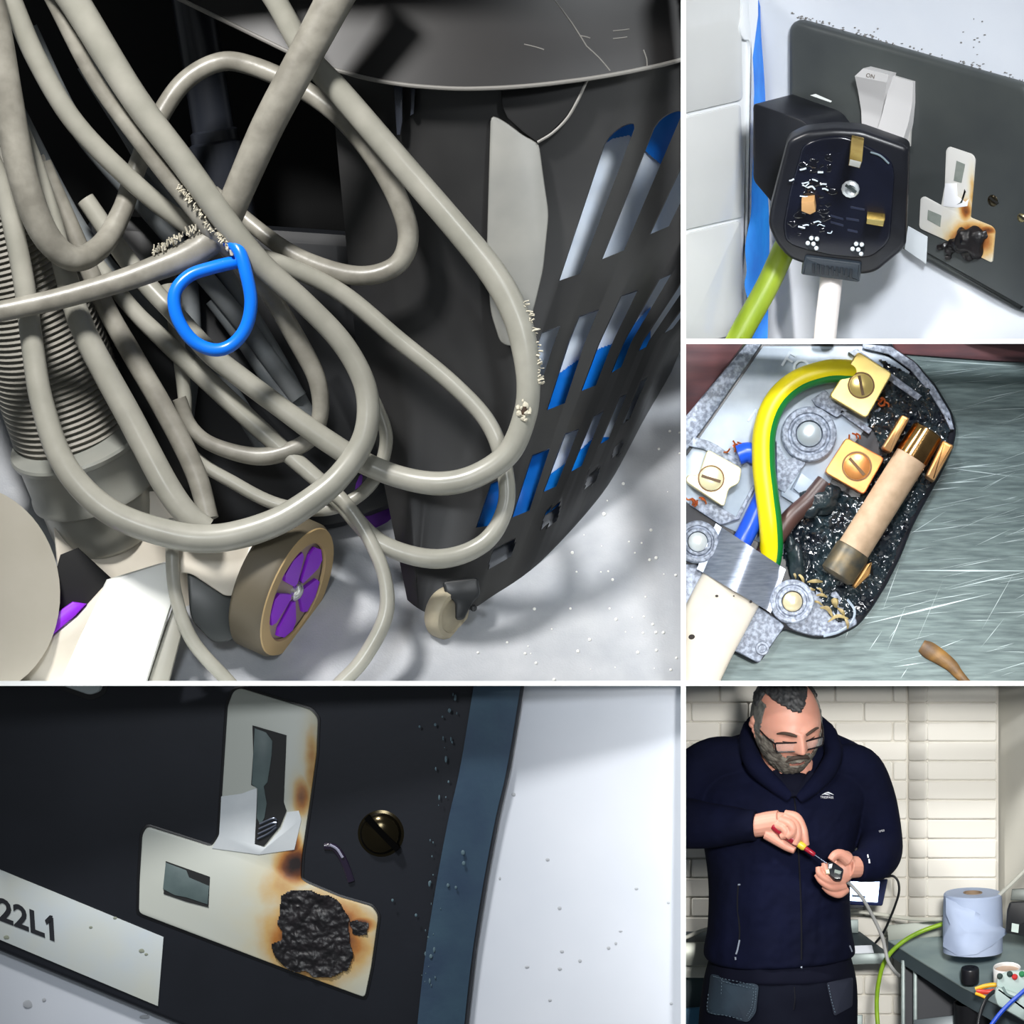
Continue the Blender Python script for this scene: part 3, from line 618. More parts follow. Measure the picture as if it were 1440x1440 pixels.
# ---- plug still in the left outlet
M_plug = mat('black_plug', (18, 19, 25), 0.34, c2=(26, 28, 36), scale=7, bump=0.05, bscale=50)
pb_ = thing('plug', PB.pt(1160, 250, 14), 'black plug seated in the left outlet behind the melted plug, green and yellow flex', 'plug')
F = rnd([(1058, 144), (1132, 170), (1152, 196), (1150, 330), (1112, 318), (1058, 254)], [8, 10, 10, 6, 6, 8], 4)
link('body', MB().prism(F, 112, 13, 3, 0, PB), M_plug, pb_)
link('marking', MB().prism([(1139, 134), (1147, 132), (1170, 142), (1168, 144)], PB.d(1150, 138) - 62, PB.d(1150, 138) - 60), mat('white_mark', (205, 208, 206), 0.5), pb_)
link('ridge', MB().tube([(1064, 165, 235), (1100, 180, 222), (1128, 192, 212)], 3, seg=8), M_plug, pb_)
link('flex', MB().tube([(1118, 318, 238), (1102, 352, 225), (1078, 404, 215), (1048, 458, 210), (1026, 500, 208)], 16.5, seg=20), mat('lime_flex', (136, 160, 36), 0.38, c2=(158, 178, 52), scale=6, stretch=(3, 3, .6)), pb_, auto=80)
# ---- melted plug held in front
PP = Plane(120, 1180, 280, -0.03, 0.34)
mp_ = thing('plug', (1165, 398, 150), 'melted black three pin plug with cracked face and brass pins, in front of socket', 'plug')
out = [(1134, 186), (1174, 182), (1211, 184), (1248, 197), (1279, 208), (1278, 256), (1274, 346), (1266, 356), (1232, 384), (1211, 388), (1128, 372), (1108, 364), (1091, 343), (1080, 318), (1083, 294), (1108, 198)]
inn = [(1128, 207), (1140, 199), (1162, 193), (1186, 192), (1206, 199), (1225, 209), (1243, 219), (1254, 229), (1258, 246), (1255, 290), (1252, 334), (1246, 346), (1226, 362), (1206, 364), (1166, 360), (1128, 351), (1112, 345), (1104, 338), (1101, 318), (1110, 270), (1122, 229)]
bd = link('body', MB().prism(rnd(out, 9, 4), 10, -24, 8, 0, PP, steps=3), M_plug, mp_)
link('pin_face', MB().prism(rnd(inn, 8, 3), 15, 4, 4, 0, PP, steps=3), mat('pin_face_black', (13, 15, 26), 0.22, c2=(20, 24, 42), scale=4), mp_)
mb = MB().prism(rnd([(1132, 360), (1212, 370), (1209, 398), (1126, 387)], 4), 16, -16, 4, 0, PP); link('cord_grip', mb, mat('cord_grip', (34, 42, 50), 0.4, bump=0.1), mp_)
gp = MB()
for k in range(9): x = 1142 + k * 6.6; gp.prism([(x, 371 + k * .9), (x + 4, 371.6 + k * .9), (x + 3.6, 385 + k * .9), (x - .4, 384.4 + k * .9)], 18, 15, .6, 0, PP)
tag(link('grip_ridges', gp, mat('ridge_black', (22, 27, 34), 0.4), mp_), None, kind='stuff')
M_brass = mat('brass', (196, 160, 70), 0.24, metal=0.9, c2=(214, 184, 96), scale=20)
def pin(poly, h, m, name='pin', tip=None):
    o = link(name, MB().prism(poly, h, 12, 1.2, 0, PP), m, mp_)
    if tip: link('tip', MB().prism(inset(poly, .6), h + 1.5, h - .5, .8, 0, PP), tip, o)  # paler tip colour carries the light reflected off the end face
    return o
pin([(1195, 224), (1212, 228), (1209, 237), (1193, 233)], 118, M_brass, 'earth_pin', mat('lit_tip', (236, 236, 230), 0.25, metal=0.6))
pin([(1219, 307), (1244, 310), (1242, 319), (1218, 315)], 44, M_brass, 'pin', mat('lit_brass', (255, 232, 150), 0.2, metal=0.8))
pin([(1127, 285), (1145, 283), (1147, 298), (1139, 302), (1127, 297)], 42, mat('scorched_brass', (190, 146, 96), 0.6), 'pin')
cs = MB().lathe(PP.pt(1196, 265, 12), PP.n, [(11, 0), (13, 3), (12, 6), (8, 8), (5, 5), (.5, 5)], 12); o = link('screw', cs, mat('white_metal', (226, 232, 236), 0.3, metal=0.5), mp_)
link('slot', MB().prism([(1188, 262), (1190, 259), (1205, 269), (1203, 272)], 21, 16, 0, 0, PP), M_dark, o)
for cx_, cy_ in ((1143, 341), (1206, 349)):
    mb = MB()
    for dx, dy in ((-2, -6), (6, -5), (-7, 1), (1, 2), (5, 8)): mb.ball(PP.pt(cx_ + dx, cy_ + dy, 17), 3.3, 7)
    o = link('screw', MB().lathe(PP.pt(cx_, cy_, 12), PP.n, [(11, 0), (12, 2), (9, 4), (.5, 4)], 18), mat('dark_screw', (40, 44, 50), 0.3, metal=.7), mp_)
    tag(link('glints', mb, mat('bright_glint', (232, 240, 246), 0.3, metal=0.3), o), None, kind='stuff')  # bright beads painting the reflections in the screw head
mb = MB()
for i in range(70):
    x = random.uniform(1112, 1172); y = random.uniform(212, 332)
    if x < 1128 - (y - 207) * .2 + 6: continue
    rr = random.uniform(2.5, 9); mb.ball(PP.pt(x, y, 13), (rr, rr * random.uniform(.3, .9), rr * .45), 7, nz=.6, nsc=.3)
link('melted_plastic', fused(mb, 1.3, 1), mat('glossy_melt', (10, 12, 22), 0.1, coat=0.5, bump=0.7, bscale=45), mp_)['label'] = 'bubbled glossy melted patch'
mb = MB()
for i in range(16):
    x = 1130 + random.gauss(14, 16); y = random.choice((253, 262, 268, 246, 310, 320)) + random.gauss(0, 5)
    mb.tube([PP.pt(x, y, 18), PP.pt(x + random.uniform(2, 7), y + random.uniform(-2, 2), 18.5), PP.pt(x + random.uniform(6, 11), y + random.uniform(-3, 3), 18)], random.uniform(.6, 1.6), seg=6, n=3)
tag(link('bright_flakes', mb, mat('pale_flake', (206, 220, 232), 0.3), mp_), None, kind='stuff')
mb = MB()
for x0, y0, x1, y1 in ((1168, 302, 1186, 307), (1168, 311, 1186, 316), (1196, 290, 1216, 294), (1190, 306, 1208, 309), (1192, 322, 1206, 325)): mb.prism([(x0, y0), (x1, y1), (x1, y1 + 3), (x0, y0 + 3)], 16, 14, .6, 0, PP)
tag(link('embossing', mb, mat('emboss', (34, 40, 60), 0.3), mp_), None, kind='stuff')
link('hot_scratch', MB().tube([PP.pt(1224, 214, 17), PP.pt(1238, 219, 17), PP.pt(1250, 230, 17)], 1.5, seg=6), mat('grey_scuff', (120, 136, 144), 0.5), mp_)
link('flex', MB().tube([(1172, 372, 176), (1169, 392, 172), (1166, 420, 164), (1162, 455, 158), (1158, 500, 154)], 16, seg=20), mat('white_flex', (214, 206, 202), 0.4, c2=(228, 222, 218), scale=8), mp_, auto=80)

# ================================================================ bay 3: opened plug on scratched steel
CELL = (962, None, 481, 960)
random.seed(11)
Q3 = lambda *a: [(960 + x / 3, 480 + y / 3) for x, y in a]
PW = Plane(190, 1200, 720, 0.06, -0.05)
M_steel = mat('scratched_steel', (54, 70, 72), 0.42, metal=0.3, c2=(92, 108, 108), scale=7, stretch=(1.4, 1, 14), rot=(0, 0.28, 0), bump=0.12, bscale=40, detail=8)
st = link('steel_worktop', MB().prism([(950, 470), (1500, 470), (1500, 970), (950, 970)], 0, -12, 0, 0, PW), M_steel, smooth=False)
tag(st, 'scratched brushed steel worktop lying under the opened plug', 'worktop')
M_scr = mat('bright_scratch', (150, 164, 166), 0.4, metal=0.5)
mb = MB()
def scratch(x0, y0, x1, y1, w):
    dx, dy = x1 - x0, y1 - y0; L = math.hypot(dx, dy); nx, ny = -dy / L * w, dx / L * w
    mb.prism([(x0, y0), ((x0 + x1) / 2 + nx, (y0 + y1) / 2 + ny), (x1, y1), ((x0 + x1) / 2 - nx, (y0 + y1) / 2 - ny)], .5, 0, 0, 0, PW)
for a in ((1262, 802, 1470, 803, 1.1), (1210, 879, 1400, 833, 1.2), (1330, 830, 1460, 800, .7), (1290, 506, 1450, 516, .9), (1326, 660, 1400, 652, 1.1), (1318, 680, 1380, 676, .8), (1300, 690, 1350, 685, .8), (1318, 656, 1440, 672, .6)): scratch(*a)
for i in range(120):
    x, y = random.uniform(1180, 1450), random.uniform(520, 955); a = random.choice((random.gauss(-.12, .1), random.gauss(-.3, .12), random.gauss(-1.1, .2) if y > 850 else -.2)); L = random.uniform(15, 110)
    scratch(x, y, x + L * math.cos(a), y + L * math.sin(a), random.uniform(.15, .4))
tag(link('scratches', mb, M_scr, st, smooth=False), None, kind='stuff')
o = link('red_reflection', MB().prism(rnd([(940, 460), (1500, 460), (1500, 511), (1400, 508), (1290, 500), (1050, 480), (955, 604), (940, 604)], 5), 5, 0, 3, 0, PW), mat('red_brown_reflection', (98, 60, 62), 0.4, c2=(70, 50, 56), scale=6, stretch=(1, 1, 5)))  # reddish reflection in the steel, put in as a thin coloured slab
tag(o, 'dull red-brown reflection painted along the top of the steel behind the opened plug', 'reflection')

plug = thing('opened_plug', (1180, 897, 185), 'opened scorched plug showing brass terminals, coloured wires and a pale fuse', 'plug')
M_pl = mat('plug_speckled_grey', (112, 120, 136), 0.45, c2=(170, 180, 198), scale=90, bump=0.5, bscale=110, lo=.4, hi=.62)
M_fl = mat('plug_floor_grey', (140, 154, 172), 0.35, c2=(180, 193, 206), scale=8, bump=0.1, bscale=40)
M_ed = mat('plug_dark_edge', (18, 20, 30), 0.3)
M_tar = mat('burnt_tar', (14, 18, 28), 0.14, coat=0.6, c2=(38, 52, 58), scale=16, bump=0.8, bscale=50)
shell = Q3((-40, 390), (255, 15), (300, -40), (900, -40), (880, 20), (985, 85), (1070, 185), (1138, 300), (1158, 380), (1142, 440), (1092, 560), (1012, 700), (962, 800), (925, 900), (865, 1020), (805, 1120), (742, 1200), (650, 1248), (560, 1254), (480, 1232), (425, 1212), (320, 1365), (190, 1298), (60, 1240), (-40, 1240))
link('base', MB().prism(rnd(shell, 10, 3), 26, 0, 5, 0, PW), M_ed, plug)
rim = Q3((-40, 380), (262, 20), (310, -40), (345, -40), (330, 15), (120, 320), (10, 470), (-40, 500))
link('rim', MB().prism(rim, 36, 20, 3, 0, PW), M_pl, plug)
rim2 = Q3((760, 10), (880, 22), (980, 90), (1062, 190), (1128, 300), (1146, 372), (1128, 372), (1100, 310), (1040, 215), (960, 118), (870, 55), (760, 30))
link('rim', MB().prism(rim2, 36, 20, 2, 0, PW), M_pl, plug)
foot = Q3((-40, 940), (60, 940), (410, 1180), (432, 1200), (322, 1358), (190, 1290), (-40, 1180))
link('tab', MB().prism(rnd(foot, 4), 32, 18, 3, 0, PW), M_pl, plug)
lobe = Q3((430, 1195), (520, 1040), (640, 1040), (745, 1190), (650, 1238), (560, 1244), (480, 1224))
link('lobe', MB().prism(rnd(lobe, 8), 31, 20, 3, 0, PW), M_pl, plug)
floor_ = Q3((340, 20), (760, 20), (880, 70), (960, 130), (700, 460), (620, 600), (440, 900), (150, 770), (-40, 640), (-40, 520), (20, 480), (125, 330))
link('floor_plate', MB().prism(floor_, 28, 20, 1, 0, PW), M_fl, plug)
def em(name, poly, h1, m, h0=26, bev=1.2, **k): return link(name, MB().prism(poly, h1, h0, bev, 0, PW), m, plug, **k)
for q in (Q3((700, 45), (735, 30), (1010, 230), (990, 250)), Q3((660, 300), (672, 285), (800, 372), (786, 392)), Q3((545, 245), (600, 205), (640, 240), (700, 290), (650, 320), (560, 270)), Q3((395, 420), (440, 500), (470, 488), (520, 512), (430, 640), (398, 620))): em('ridge', q, 38, M_pl)
em('ridge', Q3((418, 600), (468, 480), (515, 515), (455, 625), (500, 655), (480, 690), (415, 650)), 37, M_fl)
em('ridge', Q3((500, 555), (560, 595), (545, 625), (490, 640), (468, 620)), 36, M_fl)
em('ridge', Q3((40, 400), (110, 420), (150, 440), (260, 520), (225, 545), (90, 455), (20, 440)), 36, M_pl)
em('ridge', Q3((150, 690), (225, 740), (300, 600), (310, 608), (240, 750), (160, 775), (30, 690), (30, 660)), 36, M_pl)
link('lettering', text('N', ((1049, 590), (.82, .57), (.57, -.82)), 30, PW, 29.5, 2), mat('raised_letter', (196, 206, 218), 0.3), plug, smooth=False)
link('lettering', text('FO', ((1096, 512), (.85, .5), (.5, -.85)), 34, PW, 29.5, 2), mat('raised_letter', (196, 206, 218), 0.3), plug, smooth=False)
def post(x, y, r_, h, hm):
    o = link('screw_post', MB().lathe(PW.pt(x, y, 24), PW.n, [(r_, 0), (r_, h - 2), (r_ - 2, h), (r_ * .78, h), (r_ * .74, h - 3), (r_ * .68, h - 3), (r_ * .62, h), (r_ * .5, h), (r_ * .46, h - 10)], 40, ring=False), M_pl, plug)
    link('screw', MB().lathe(PW.pt(x, y, 24), PW.n, [(r_ * .45, h - 12), (r_ * .45, h - 3), (r_ * .34, h), (r_ * .1, h + 2)], 18), mat(*hm), o)
    return o
post(1137, 611, 39, 18, ('pale_screw_tip', (206, 216, 222), 0.3, 0.5))
post(980, 763, 30, 24, ('white_screw_tip', (238, 244, 244), 0.3, 0.4)); post(1113, 847, 31, 24, ('brass_screw_tip', (240, 226, 186), 0.3, 0.5))
for (x, y, r_) in ((1003, 771, 36), (1103, 836, 36)): pass
strap = MB(); sp = Q3((140, 768), (435, 962), (372, 1145), (60, 960))
def strapf(u, v):
    a = Vector((*sp[0], 0)) * (1 - u) + Vector((*sp[1], 0)) * u; b = Vector((*sp[3], 0)) * (1 - u) + Vector((*sp[2], 0)) * u
    p = a * (1 - v) + b * v; return PW.pt(p.x, p.y, 44 + 32 * math.sin(math.pi * min(1, max(0, (u - .08) / .84))))
strap.surf(strapf, 24, 4, th=(0, 0, 5)); link('cord_grip', strap, mat('strap_steel', (166, 174, 190), 0.3, metal=0.6, c2=(136, 146, 162), scale=20, stretch=(1, 1, 8)), plug)
M_br = mat('pale_brass', (236, 206, 120), 0.25, metal=0.6, c2=(246, 224, 150), scale=8)
M_cu = mat('copper_terminal', (226, 166, 92), 0.3, metal=0.6, c2=(206, 104, 62), scale=9)
M_bw = mat('bright_brass_terminal', (250, 240, 196), 0.3, metal=0.35)
def terminal(poly, h, m, sx, sy, sr, sl, label=None):
    o = em('terminal', rnd(poly, 5, 2), h, m, 26, 1.6, smooth=False)
    s_ = link('screw', MB().lathe(PW.pt(sx, sy, h - 1), PW.n, [(sr * 1.15, 0), (sr * 1.15, .8), (sr, .9), (sr, 3.5), (sr * .9, 4.5), (.5, 4.6)], 28), m, o)
    q = [(sx + sl[0] * a * sr - sl[1] * b * sr, sy + sl[1] * a * sr + sl[0] * b * sr) for a, b in ((-.85, -.12), (.85, -.12), (.85, .12), (-.85, .12))]
    link('slot', MB().prism(q, h + 5.2, h + 3, 0, 0, PW), mat('slot_brown', (96, 66, 24), 0.5), s_)
    link('ring', MB().lathe(PW.pt(sx, sy, h - .6), PW.n, [(sr * 1.02, 0), (sr * 1.16, 0), (sr * 1.16, 1), (sr * 1.02, 1)], 28, ring=True), mat('ring_brown', (120, 84, 36), 0.5), s_)
    if label: o['label'] = label
    return o
terminal(Q3((740, 42), (885, 135), (775, 325), (618, 232)), 62, M_br, 1211, 542, 16.5, (.2, .98), 'brass earth terminal block')
terminal(Q3((690, 405), (852, 492), (765, 648), (598, 552)), 56, M_cu, 1205, 656, 18.5, (.66, .75), 'copper coloured live terminal block')
terminal(Q3((105, 455), (250, 535), (238, 600), (195, 620), (175, 700), (10, 590), (22, 560), (68, 565)), 52, M_bw, 1000, 673, 16.5, (.95, .3), 'bright neutral terminal block')
def earthm(t): return 0 if (t < .12 or t > .62) else 1
ew = MB().tube([PW.pt(x, y, h) for x, y, h in ((1204, 524, 44), (1188, 522, 50), (1160, 523, 54), (1122, 536, 55), (1092, 563, 55), (1076, 603, 55), (1074, 650, 55), (1079, 698, 56), (1084, 742, 54), (1084, 778, 42), (1074, 812, 22), (1058, 842, 14))], 16.5, seg=36, n=8, mfun=lambda t: 1 if .60 < t < .93 or .28 < t < .38 else 0)
link('earth_wire', ew, [mat('wire_yellow', (246, 226, 10), 0.35), mat('wire_green', (10, 132, 56), 0.35)], plug, auto=80)['label'] = 'yellow and green striped wire'
link('neutral_wire', MB().tube([PW.pt(x, y, h) for x, y, h in ((1038, 640, 40), (1054, 636, 40), (1074, 650, 36), (1076, 690, 36), (1060, 728, 40), (1042, 764, 46), (1020, 800, 38))], 14, seg=20), mat('wire_blue', (34, 92, 236), 0.3), plug, auto=80)['label'] = 'blue wire'
link('live_wire', MB().tube([PW.pt(x, y, h) for x, y, h in ((1160, 678, 34), (1136, 706, 38), (1112, 728, 42), (1092, 756, 42), (1060, 800, 36))], 13, seg=20), mat('wire_brown', (84, 58, 52), 0.4, c2=(58, 42, 42), scale=10), plug, auto=80)['label'] = 'brown wire'
mb = MB()
for i in range(26):
    x, y = random.choice(((1032, 626), (1202, 612), (1160, 682), (980, 702), (1240, 563))); x += random.gauss(0, 5); y += random.gauss(0, 4); a = random.uniform(0, 3.1)
    mb.tube([PW.pt(x, y, 40 + random.uniform(0, 5)), PW.pt(x + 6 * math.cos(a), y + 6 * math.sin(a), 42), PW.pt(x + 10 * math.cos(a + .4), y + 10 * math.sin(a + .4), 40)], 1.3, seg=5)
tag(link('copper_strands', mb, mat('bare_copper', (206, 112, 62), 0.3, metal=0.7), plug), None, kind='stuff')
# burnt side: one glossy tar-like mass
zone = Q3((820, 70), (960, 140), (1080, 230), (1135, 370), (1080, 540), (990, 700), (915, 860), (850, 1010), (770, 1150), (650, 1190), (560, 1060), (450, 960), (420, 880), (480, 760), (560, 640), (640, 620), (740, 660), (840, 500), (830, 420), (780, 330), (880, 150))
def zin(x, y, poly):
    c = False
    for (a, b), (e, f) in zip(poly, poly[1:] + poly[:1]):
        if (b > y) != (f > y) and x < (e - a) * (y - b) / (f - b) + a: c = not c
    return c
def tar(u, v):
    x, y = 1090 + 260 * u, 495 + 395 * v; p = Vector((x * .07, y * .07, 1))
    return PW.pt(x, y, 32 + 7 * noise.noise(p) + 4 * noise.noise(p * 2.7) + 2.5 * abs(noise.noise(p * 6)))
mb = MB(); mb.surf(tar, 130, 190, th=(0, 0, 10), keep=lambda i, j: zin(1090 + 260 * (i + .5) / 130 + 5 * noise.noise(Vector((i * .2, j * .2, 3))), 495 + 395 * (j + .5) / 190, zone))
link('melted_plastic', mb, M_tar, plug)['label'] = 'glossy black melted plastic'
mb = MB()
for x, y, a, b in ((1150, 706, 26, 18), (1135, 716, 16, 13), (1168, 692, 15, 12), (1120, 790, 12, 26), (1110, 765, 8, 12)): mb.ball(PW.pt(x, y, 38), (a, b, 12), 12, nz=.4, nsc=.3)
link('melted_plastic', fused(mb, 1.4, 1), mat('burnt_lump', (40, 52, 56), 0.25, c2=(20, 26, 34), scale=20, bump=0.6), plug)
A = (Vector(PW.pt(1200, 773, 62)) - Vector(PW.pt(1283, 641, 62))); top = Vector(PW.pt(1283, 641, 62)); L = A.length; A.normalize()
fz = link('fuse', MB().lathe(top, A, [(21, -2), (23.5, 0), (23.5, L), (21, L + 2)], 36), mat('fuse_ceramic', (196, 168, 140), 0.6, c2=(176, 150, 122), scale=30, stretch=(1, 1, 1), bump=0.15, bscale=80), plug); fz['label'] = 'pale pink ceramic fuse body'
link('end_cap', MB().lathe(top, A, [(20, -44), (23, -42), (24.5, 0), (24.5, 2), (20, 3)], 36), mat('bronze_cap', (190, 150, 96), 0.16, metal=1.0, c2=(120, 90, 60), scale=8), fz)
link('end_cap', MB().lathe(top, A, [(20, L - 3), (25, L), (26, L + 4), (25.5, L + 42), (20, L + 46)], 36), mat('burnt_cap', (66, 68, 64), 0.45, metal=0.4, c2=(112, 98, 72), scale=26), fz)
M_clip = mat('copper_clip', (226, 160, 88), 0.28, metal=0.75, c2=(236, 196, 150), scale=9)
em('fuse_clip', rnd(Q3((925, 308), (958, 325), (880, 470), (842, 448)), 3), 78, M_clip, 30, 3); em('fuse_clip', rnd(Q3((1098, 415), (1146, 440), (1062, 592), (1026, 568)), 3), 74, M_clip, 30, 4)
em('fuse_clip', rnd(Q3((775, 940), (800, 930), (790, 985), (730, 1042), (718, 1030)), 2), 58, mat('tan_clip', (170, 128, 74), 0.4, metal=0.5), 30, 2)
M_flk = mat('tan_flake', (176, 158, 108), 0.5, c2=(120, 104, 70), scale=40)
mb = MB()
for x, y, L_, w_ in ((1118, 806, 16, 2), (1128, 812, 20, 2.4), (1146, 815, 22, 3), (1140, 826, 14, 2.4), (1156, 836, 16, 2.6), (1174, 848, 12, 6), (1164, 858, 22, 3.6), (1178, 868, 30, 3), (1192, 874, 20, 2.6), (1154, 830, 12, 2), (1184, 858, 16, 3), (1150, 846, 18, 2)):
    a0_ = random.uniform(-.5, 1.0); mb.tube([tuple(PW.pt(x - L_ / 2 * math.cos(a0_), y - L_ / 2 * math.sin(a0_), 38)) + (w_ * .3,), tuple(PW.pt(x, y + random.uniform(-3, 3), 43)) + (w_,), tuple(PW.pt(x + L_ / 2 * math.cos(a0_ + .6), y + L_ / 2 * math.sin(a0_ + .6), 39)) + (w_ * .4,)], seg=6, n=4, flat=.6)
tag(link('melted_flakes', mb, M_flk, plug), None, kind='stuff')
mb = MB().tube([PW.pt(1142 + 60 * math.cos(a), 862 + 34 * math.sin(a), 36) for a in (-.6, -.1, .4, .9, 1.3)], 2, seg=6); link('edge', mb, M_fl, plug)
wc = MB().tube([PW.pt(x, y, h) for x, y, h in ((1042, 806, 28), (1026, 832, 34), (1008, 866, 40), (984, 912, 42), (958, 970, 44))], 46, seg=28, flat=.6)
cf = link('flex', wc, mat('white_flex_cable', (236, 226, 210), 0.5, c2=(244, 238, 226), scale=6), plug, auto=80)
mb = MB()
for x, y, a, b in ((973, 896, 5, 4), (979, 900, 3, 2), (1056, 846, 2, 2), (1008, 838, 2.4, 1.6), (993, 916, 2, 1), (990, 928, 1.6, 1.6), (982, 938, 1.6, 1.4), (1032, 838, 1.2, 1)): mb.ball(PW.pt(x, y, 66.5), (a, b, 2), 6)
tag(link('soot_spots', mb, mat('soot', (50, 44, 42), 0.8), cf), None, kind='stuff')
mb = MB().lathe(PW.pt(1072, 912, 32), PW.n, [(8, 0), (10, 2), (9, 5), (6, 5), (5, 2), (3, 2)], 20); link('stub', mb, M_pl, plug)
# shred of scorched metal
mb = MB(); c = cr([(1296, 908, 9), (1306, 914, 12), (1322, 924, 11), (1338, 936, 9), (1348, 948, 7), (1362, 962, 5)], 5)
mb.tube([PW.pt(x, y, 7) + () for x, y, r_ in c], None, seg=10, smooth=False) if False else mb.tube([tuple(PW.pt(x, y, 6)) + (r_,) for x, y, r_ in c], seg=12, smooth=False, flat=.5)
o = link('scrap', mb, mat('scorched_scrap', (150, 112, 58), 0.5, c2=(72, 58, 50), scale=16, bump=.3)); tag(o, 'small curled brown scrap lying on the steel below the opened plug', 'scrap')

# ================================================================ bay 4: close view of the burnt outlet
CELL = (None, 961, 961, None)
random.seed(5)
PD = Plane(150, 400, 1200, -0.16, 0.07)
wd_ = MB().prism([(-90, 940), (990, 940), (990, 1530), (-90, 1530)], 0, -14, 0, 0, PD)
wlow = struct('wall_lower', wd_, mat('cool_white_wall', (200, 206, 216), 0.55, c2=(208, 213, 222), scale=2.5, bump=0.06, bscale=14), smooth=False)
M_pd = mat('black_metal_plate', (34, 37, 45), 0.42, metal=0.35, c2=(28, 31, 38), scale=3, bump=0.05, bscale=60)
soc = thing('socket_plate', PD.pt(460, 1440, 0), 'dark metal socket plate seen close up, white outlet melted and charred', 'socket')
plate = [(-80, 930), (741, 930), (735, 965), (716, 1080), (700, 1150), (684, 1235), (668, 1335), (656, 1440), (650, 1500), (600, 1530), (470, 1530), (250, 1441), (0, 1338), (-80, 1305)]
def pd(name, poly, h0, h1, bev, m, par=soc, steps=2, **k): return link(name, MB().prism(poly, h1, h0, bev, 0, PD, steps=steps), m, par, **k)
pd('face_plate', plate, 0, 16, 7, M_pd, steps=3)
bev = MB(); be = cr([(741, 925), (735, 965), (716, 1080), (700, 1150), (684, 1235), (668, 1335), (656, 1440), (648, 1540)], 4)
bev.surf(lambda u, v: PD.pt(lerp([p[0] for p in be], v * (len(be) - 1)) - 66 * u - 3, lerp([p[1] for p in be], v * (len(be) - 1)), 16.5 + 17 * u - 6 * u * u), 8, 40, th=(0, 0, 4))
link('bevel', bev, mat('lit_bevel', (58, 82, 100), 0.4, metal=0.3, c2=(46, 64, 88), scale=6, bump=0.1), soc)['label'] = 'bevelled edge with its blue-grey light painted in'  # paler colour carries the light caught by the right-facing slope
mb = MB()
for i in range(34):
    t = random.random(); y = 975 + t * 430; x0 = polyl([(975, 640), (1080, 625), (1200, 608), (1300, 600), (1400, 608)], y)
    p = PD.pt(x0 + random.gauss(0, 7), y, 27); r_ = random.uniform(.6, 1.8); mb.ball(p, (r_, r_ * random.uniform(1, 3), .6), 4)
for x, y, r_ in ((632, 999, 4), (612, 1019, 3), (590, 1022, 2.6), (651, 1199, 4.5), (652, 1214, 4), (630, 1245, 3.6), (641, 1248, 3), (552, 1266, 3), (585, 1287, 3), (640, 983, 3), (622, 1008, 2.2), (606, 1345, 4)): mb.ball(PD.pt(x, y, 28), (r_ * .6, r_ * .8, .6), 6)
tag(link('wear_marks', mb, mat('wear_speck', (72, 94, 104), 0.6), soc), None, kind='stuff')
ins = [(320, 993), (328, 972), (338, 968), (437, 998), (447, 1010), (445, 1060), (434, 1140), (425, 1200), (423, 1237), (433, 1243), (478, 1262), (523, 1275), (532, 1288), (522, 1360), (513, 1403), (400, 1362), (195, 1284), (196, 1240), (200, 1173), (207, 1162), (297, 1191), (308, 1175), (312, 1117)]
M_in = mat('outlet_white', (190, 194, 186), 0.42, c2=(200, 202, 192), scale=4)
pd('outlet_surround', inset(rnd(ins, 4, 2), -4), 12, 17, 1, mat('surround_black', (12, 13, 18), 0.4))
out_ = pd('outlet', rnd(ins, 6, 3), 14, 20, 2, M_in)
M_h = mat('outlet_hole', (14, 16, 18), 0.6); M_sh = mat('shutter_grey', (92, 108, 108), 0.5, c2=(70, 86, 88), scale=12)
pd('earth_slot', [(355, 1020), (403, 1034), (399, 1128), (403, 1140), (394, 1162), (371, 1190), (358, 1187), (362, 1108), (353, 1104), (356, 1060)], 18, 21, 0, M_h, out_)
pd('shutter', [(358, 1024), (374, 1030), (383, 1042), (382, 1062), (379, 1082), (376, 1100), (371, 1106), (375, 1130), (372, 1150), (366, 1160), (361, 1150), (362, 1109), (354, 1103)], 20, 22.5, .5, M_sh, out_)
mb = MB()
for k in range(4): mb.tube([PD.pt(362 + k, 1180 - 7 * k, 22), PD.pt(378 + 2 * k, 1172 - 7 * k, 22), PD.pt(389, 1163 - 3 * k, 22)], 1.8, seg=6)
link('spring', mb, mat('spring_grey', (90, 96, 110), 0.3, metal=.6), out_)['kind'] = 'stuff'
pd('pin_slot', [(233, 1211), (295, 1233), (293, 1276), (262, 1268), (230, 1257)], 18, 21, 0, M_h, out_)
pd('shutter', [(233, 1213), (262, 1224), (266, 1234), (294, 1246), (292, 1272), (262, 1262), (246, 1259), (240, 1256), (229, 1250)], 20, 22, .4, M_sh, out_)
pd('broken_face', [(311, 1120), (340, 1116), (361, 1108), (362, 1130), (359, 1187), (372, 1192), (395, 1166), (404, 1142), (420, 1140), (424, 1152), (414, 1195), (364, 1202), (298, 1193), (308, 1174)], 19, 21, .6, mat('broken_white', (204, 210, 214), 0.5, c2=(214, 219, 222), scale=14), out_)['label'] = 'fresh white broken surface'
BURN4 = ((0, (190, 194, 186)), (.2, (194, 190, 168)), (.38, (192, 160, 104)), (.56, (166, 108, 48)), (.74, (100, 54, 26)), (.95, (30, 18, 18)))
stain_mat('scorched_outlet', out_, None, [(448, 1318, 74, 62, 1.0), (416, 1216, 30, 30, .95), (438, 1075, 13, 66, .5), (424, 1122, 14, 30, .75), (412, 1190, 14, 30, .75), (395, 1250, 40, 45, .42), (505, 1302, 24, 14, .95)], BURN4, 16, .3)
M_char = mat('char', (11, 10, 14), 0.45, c2=(26, 21, 25), scale=26, bump=0.8, bscale=36)
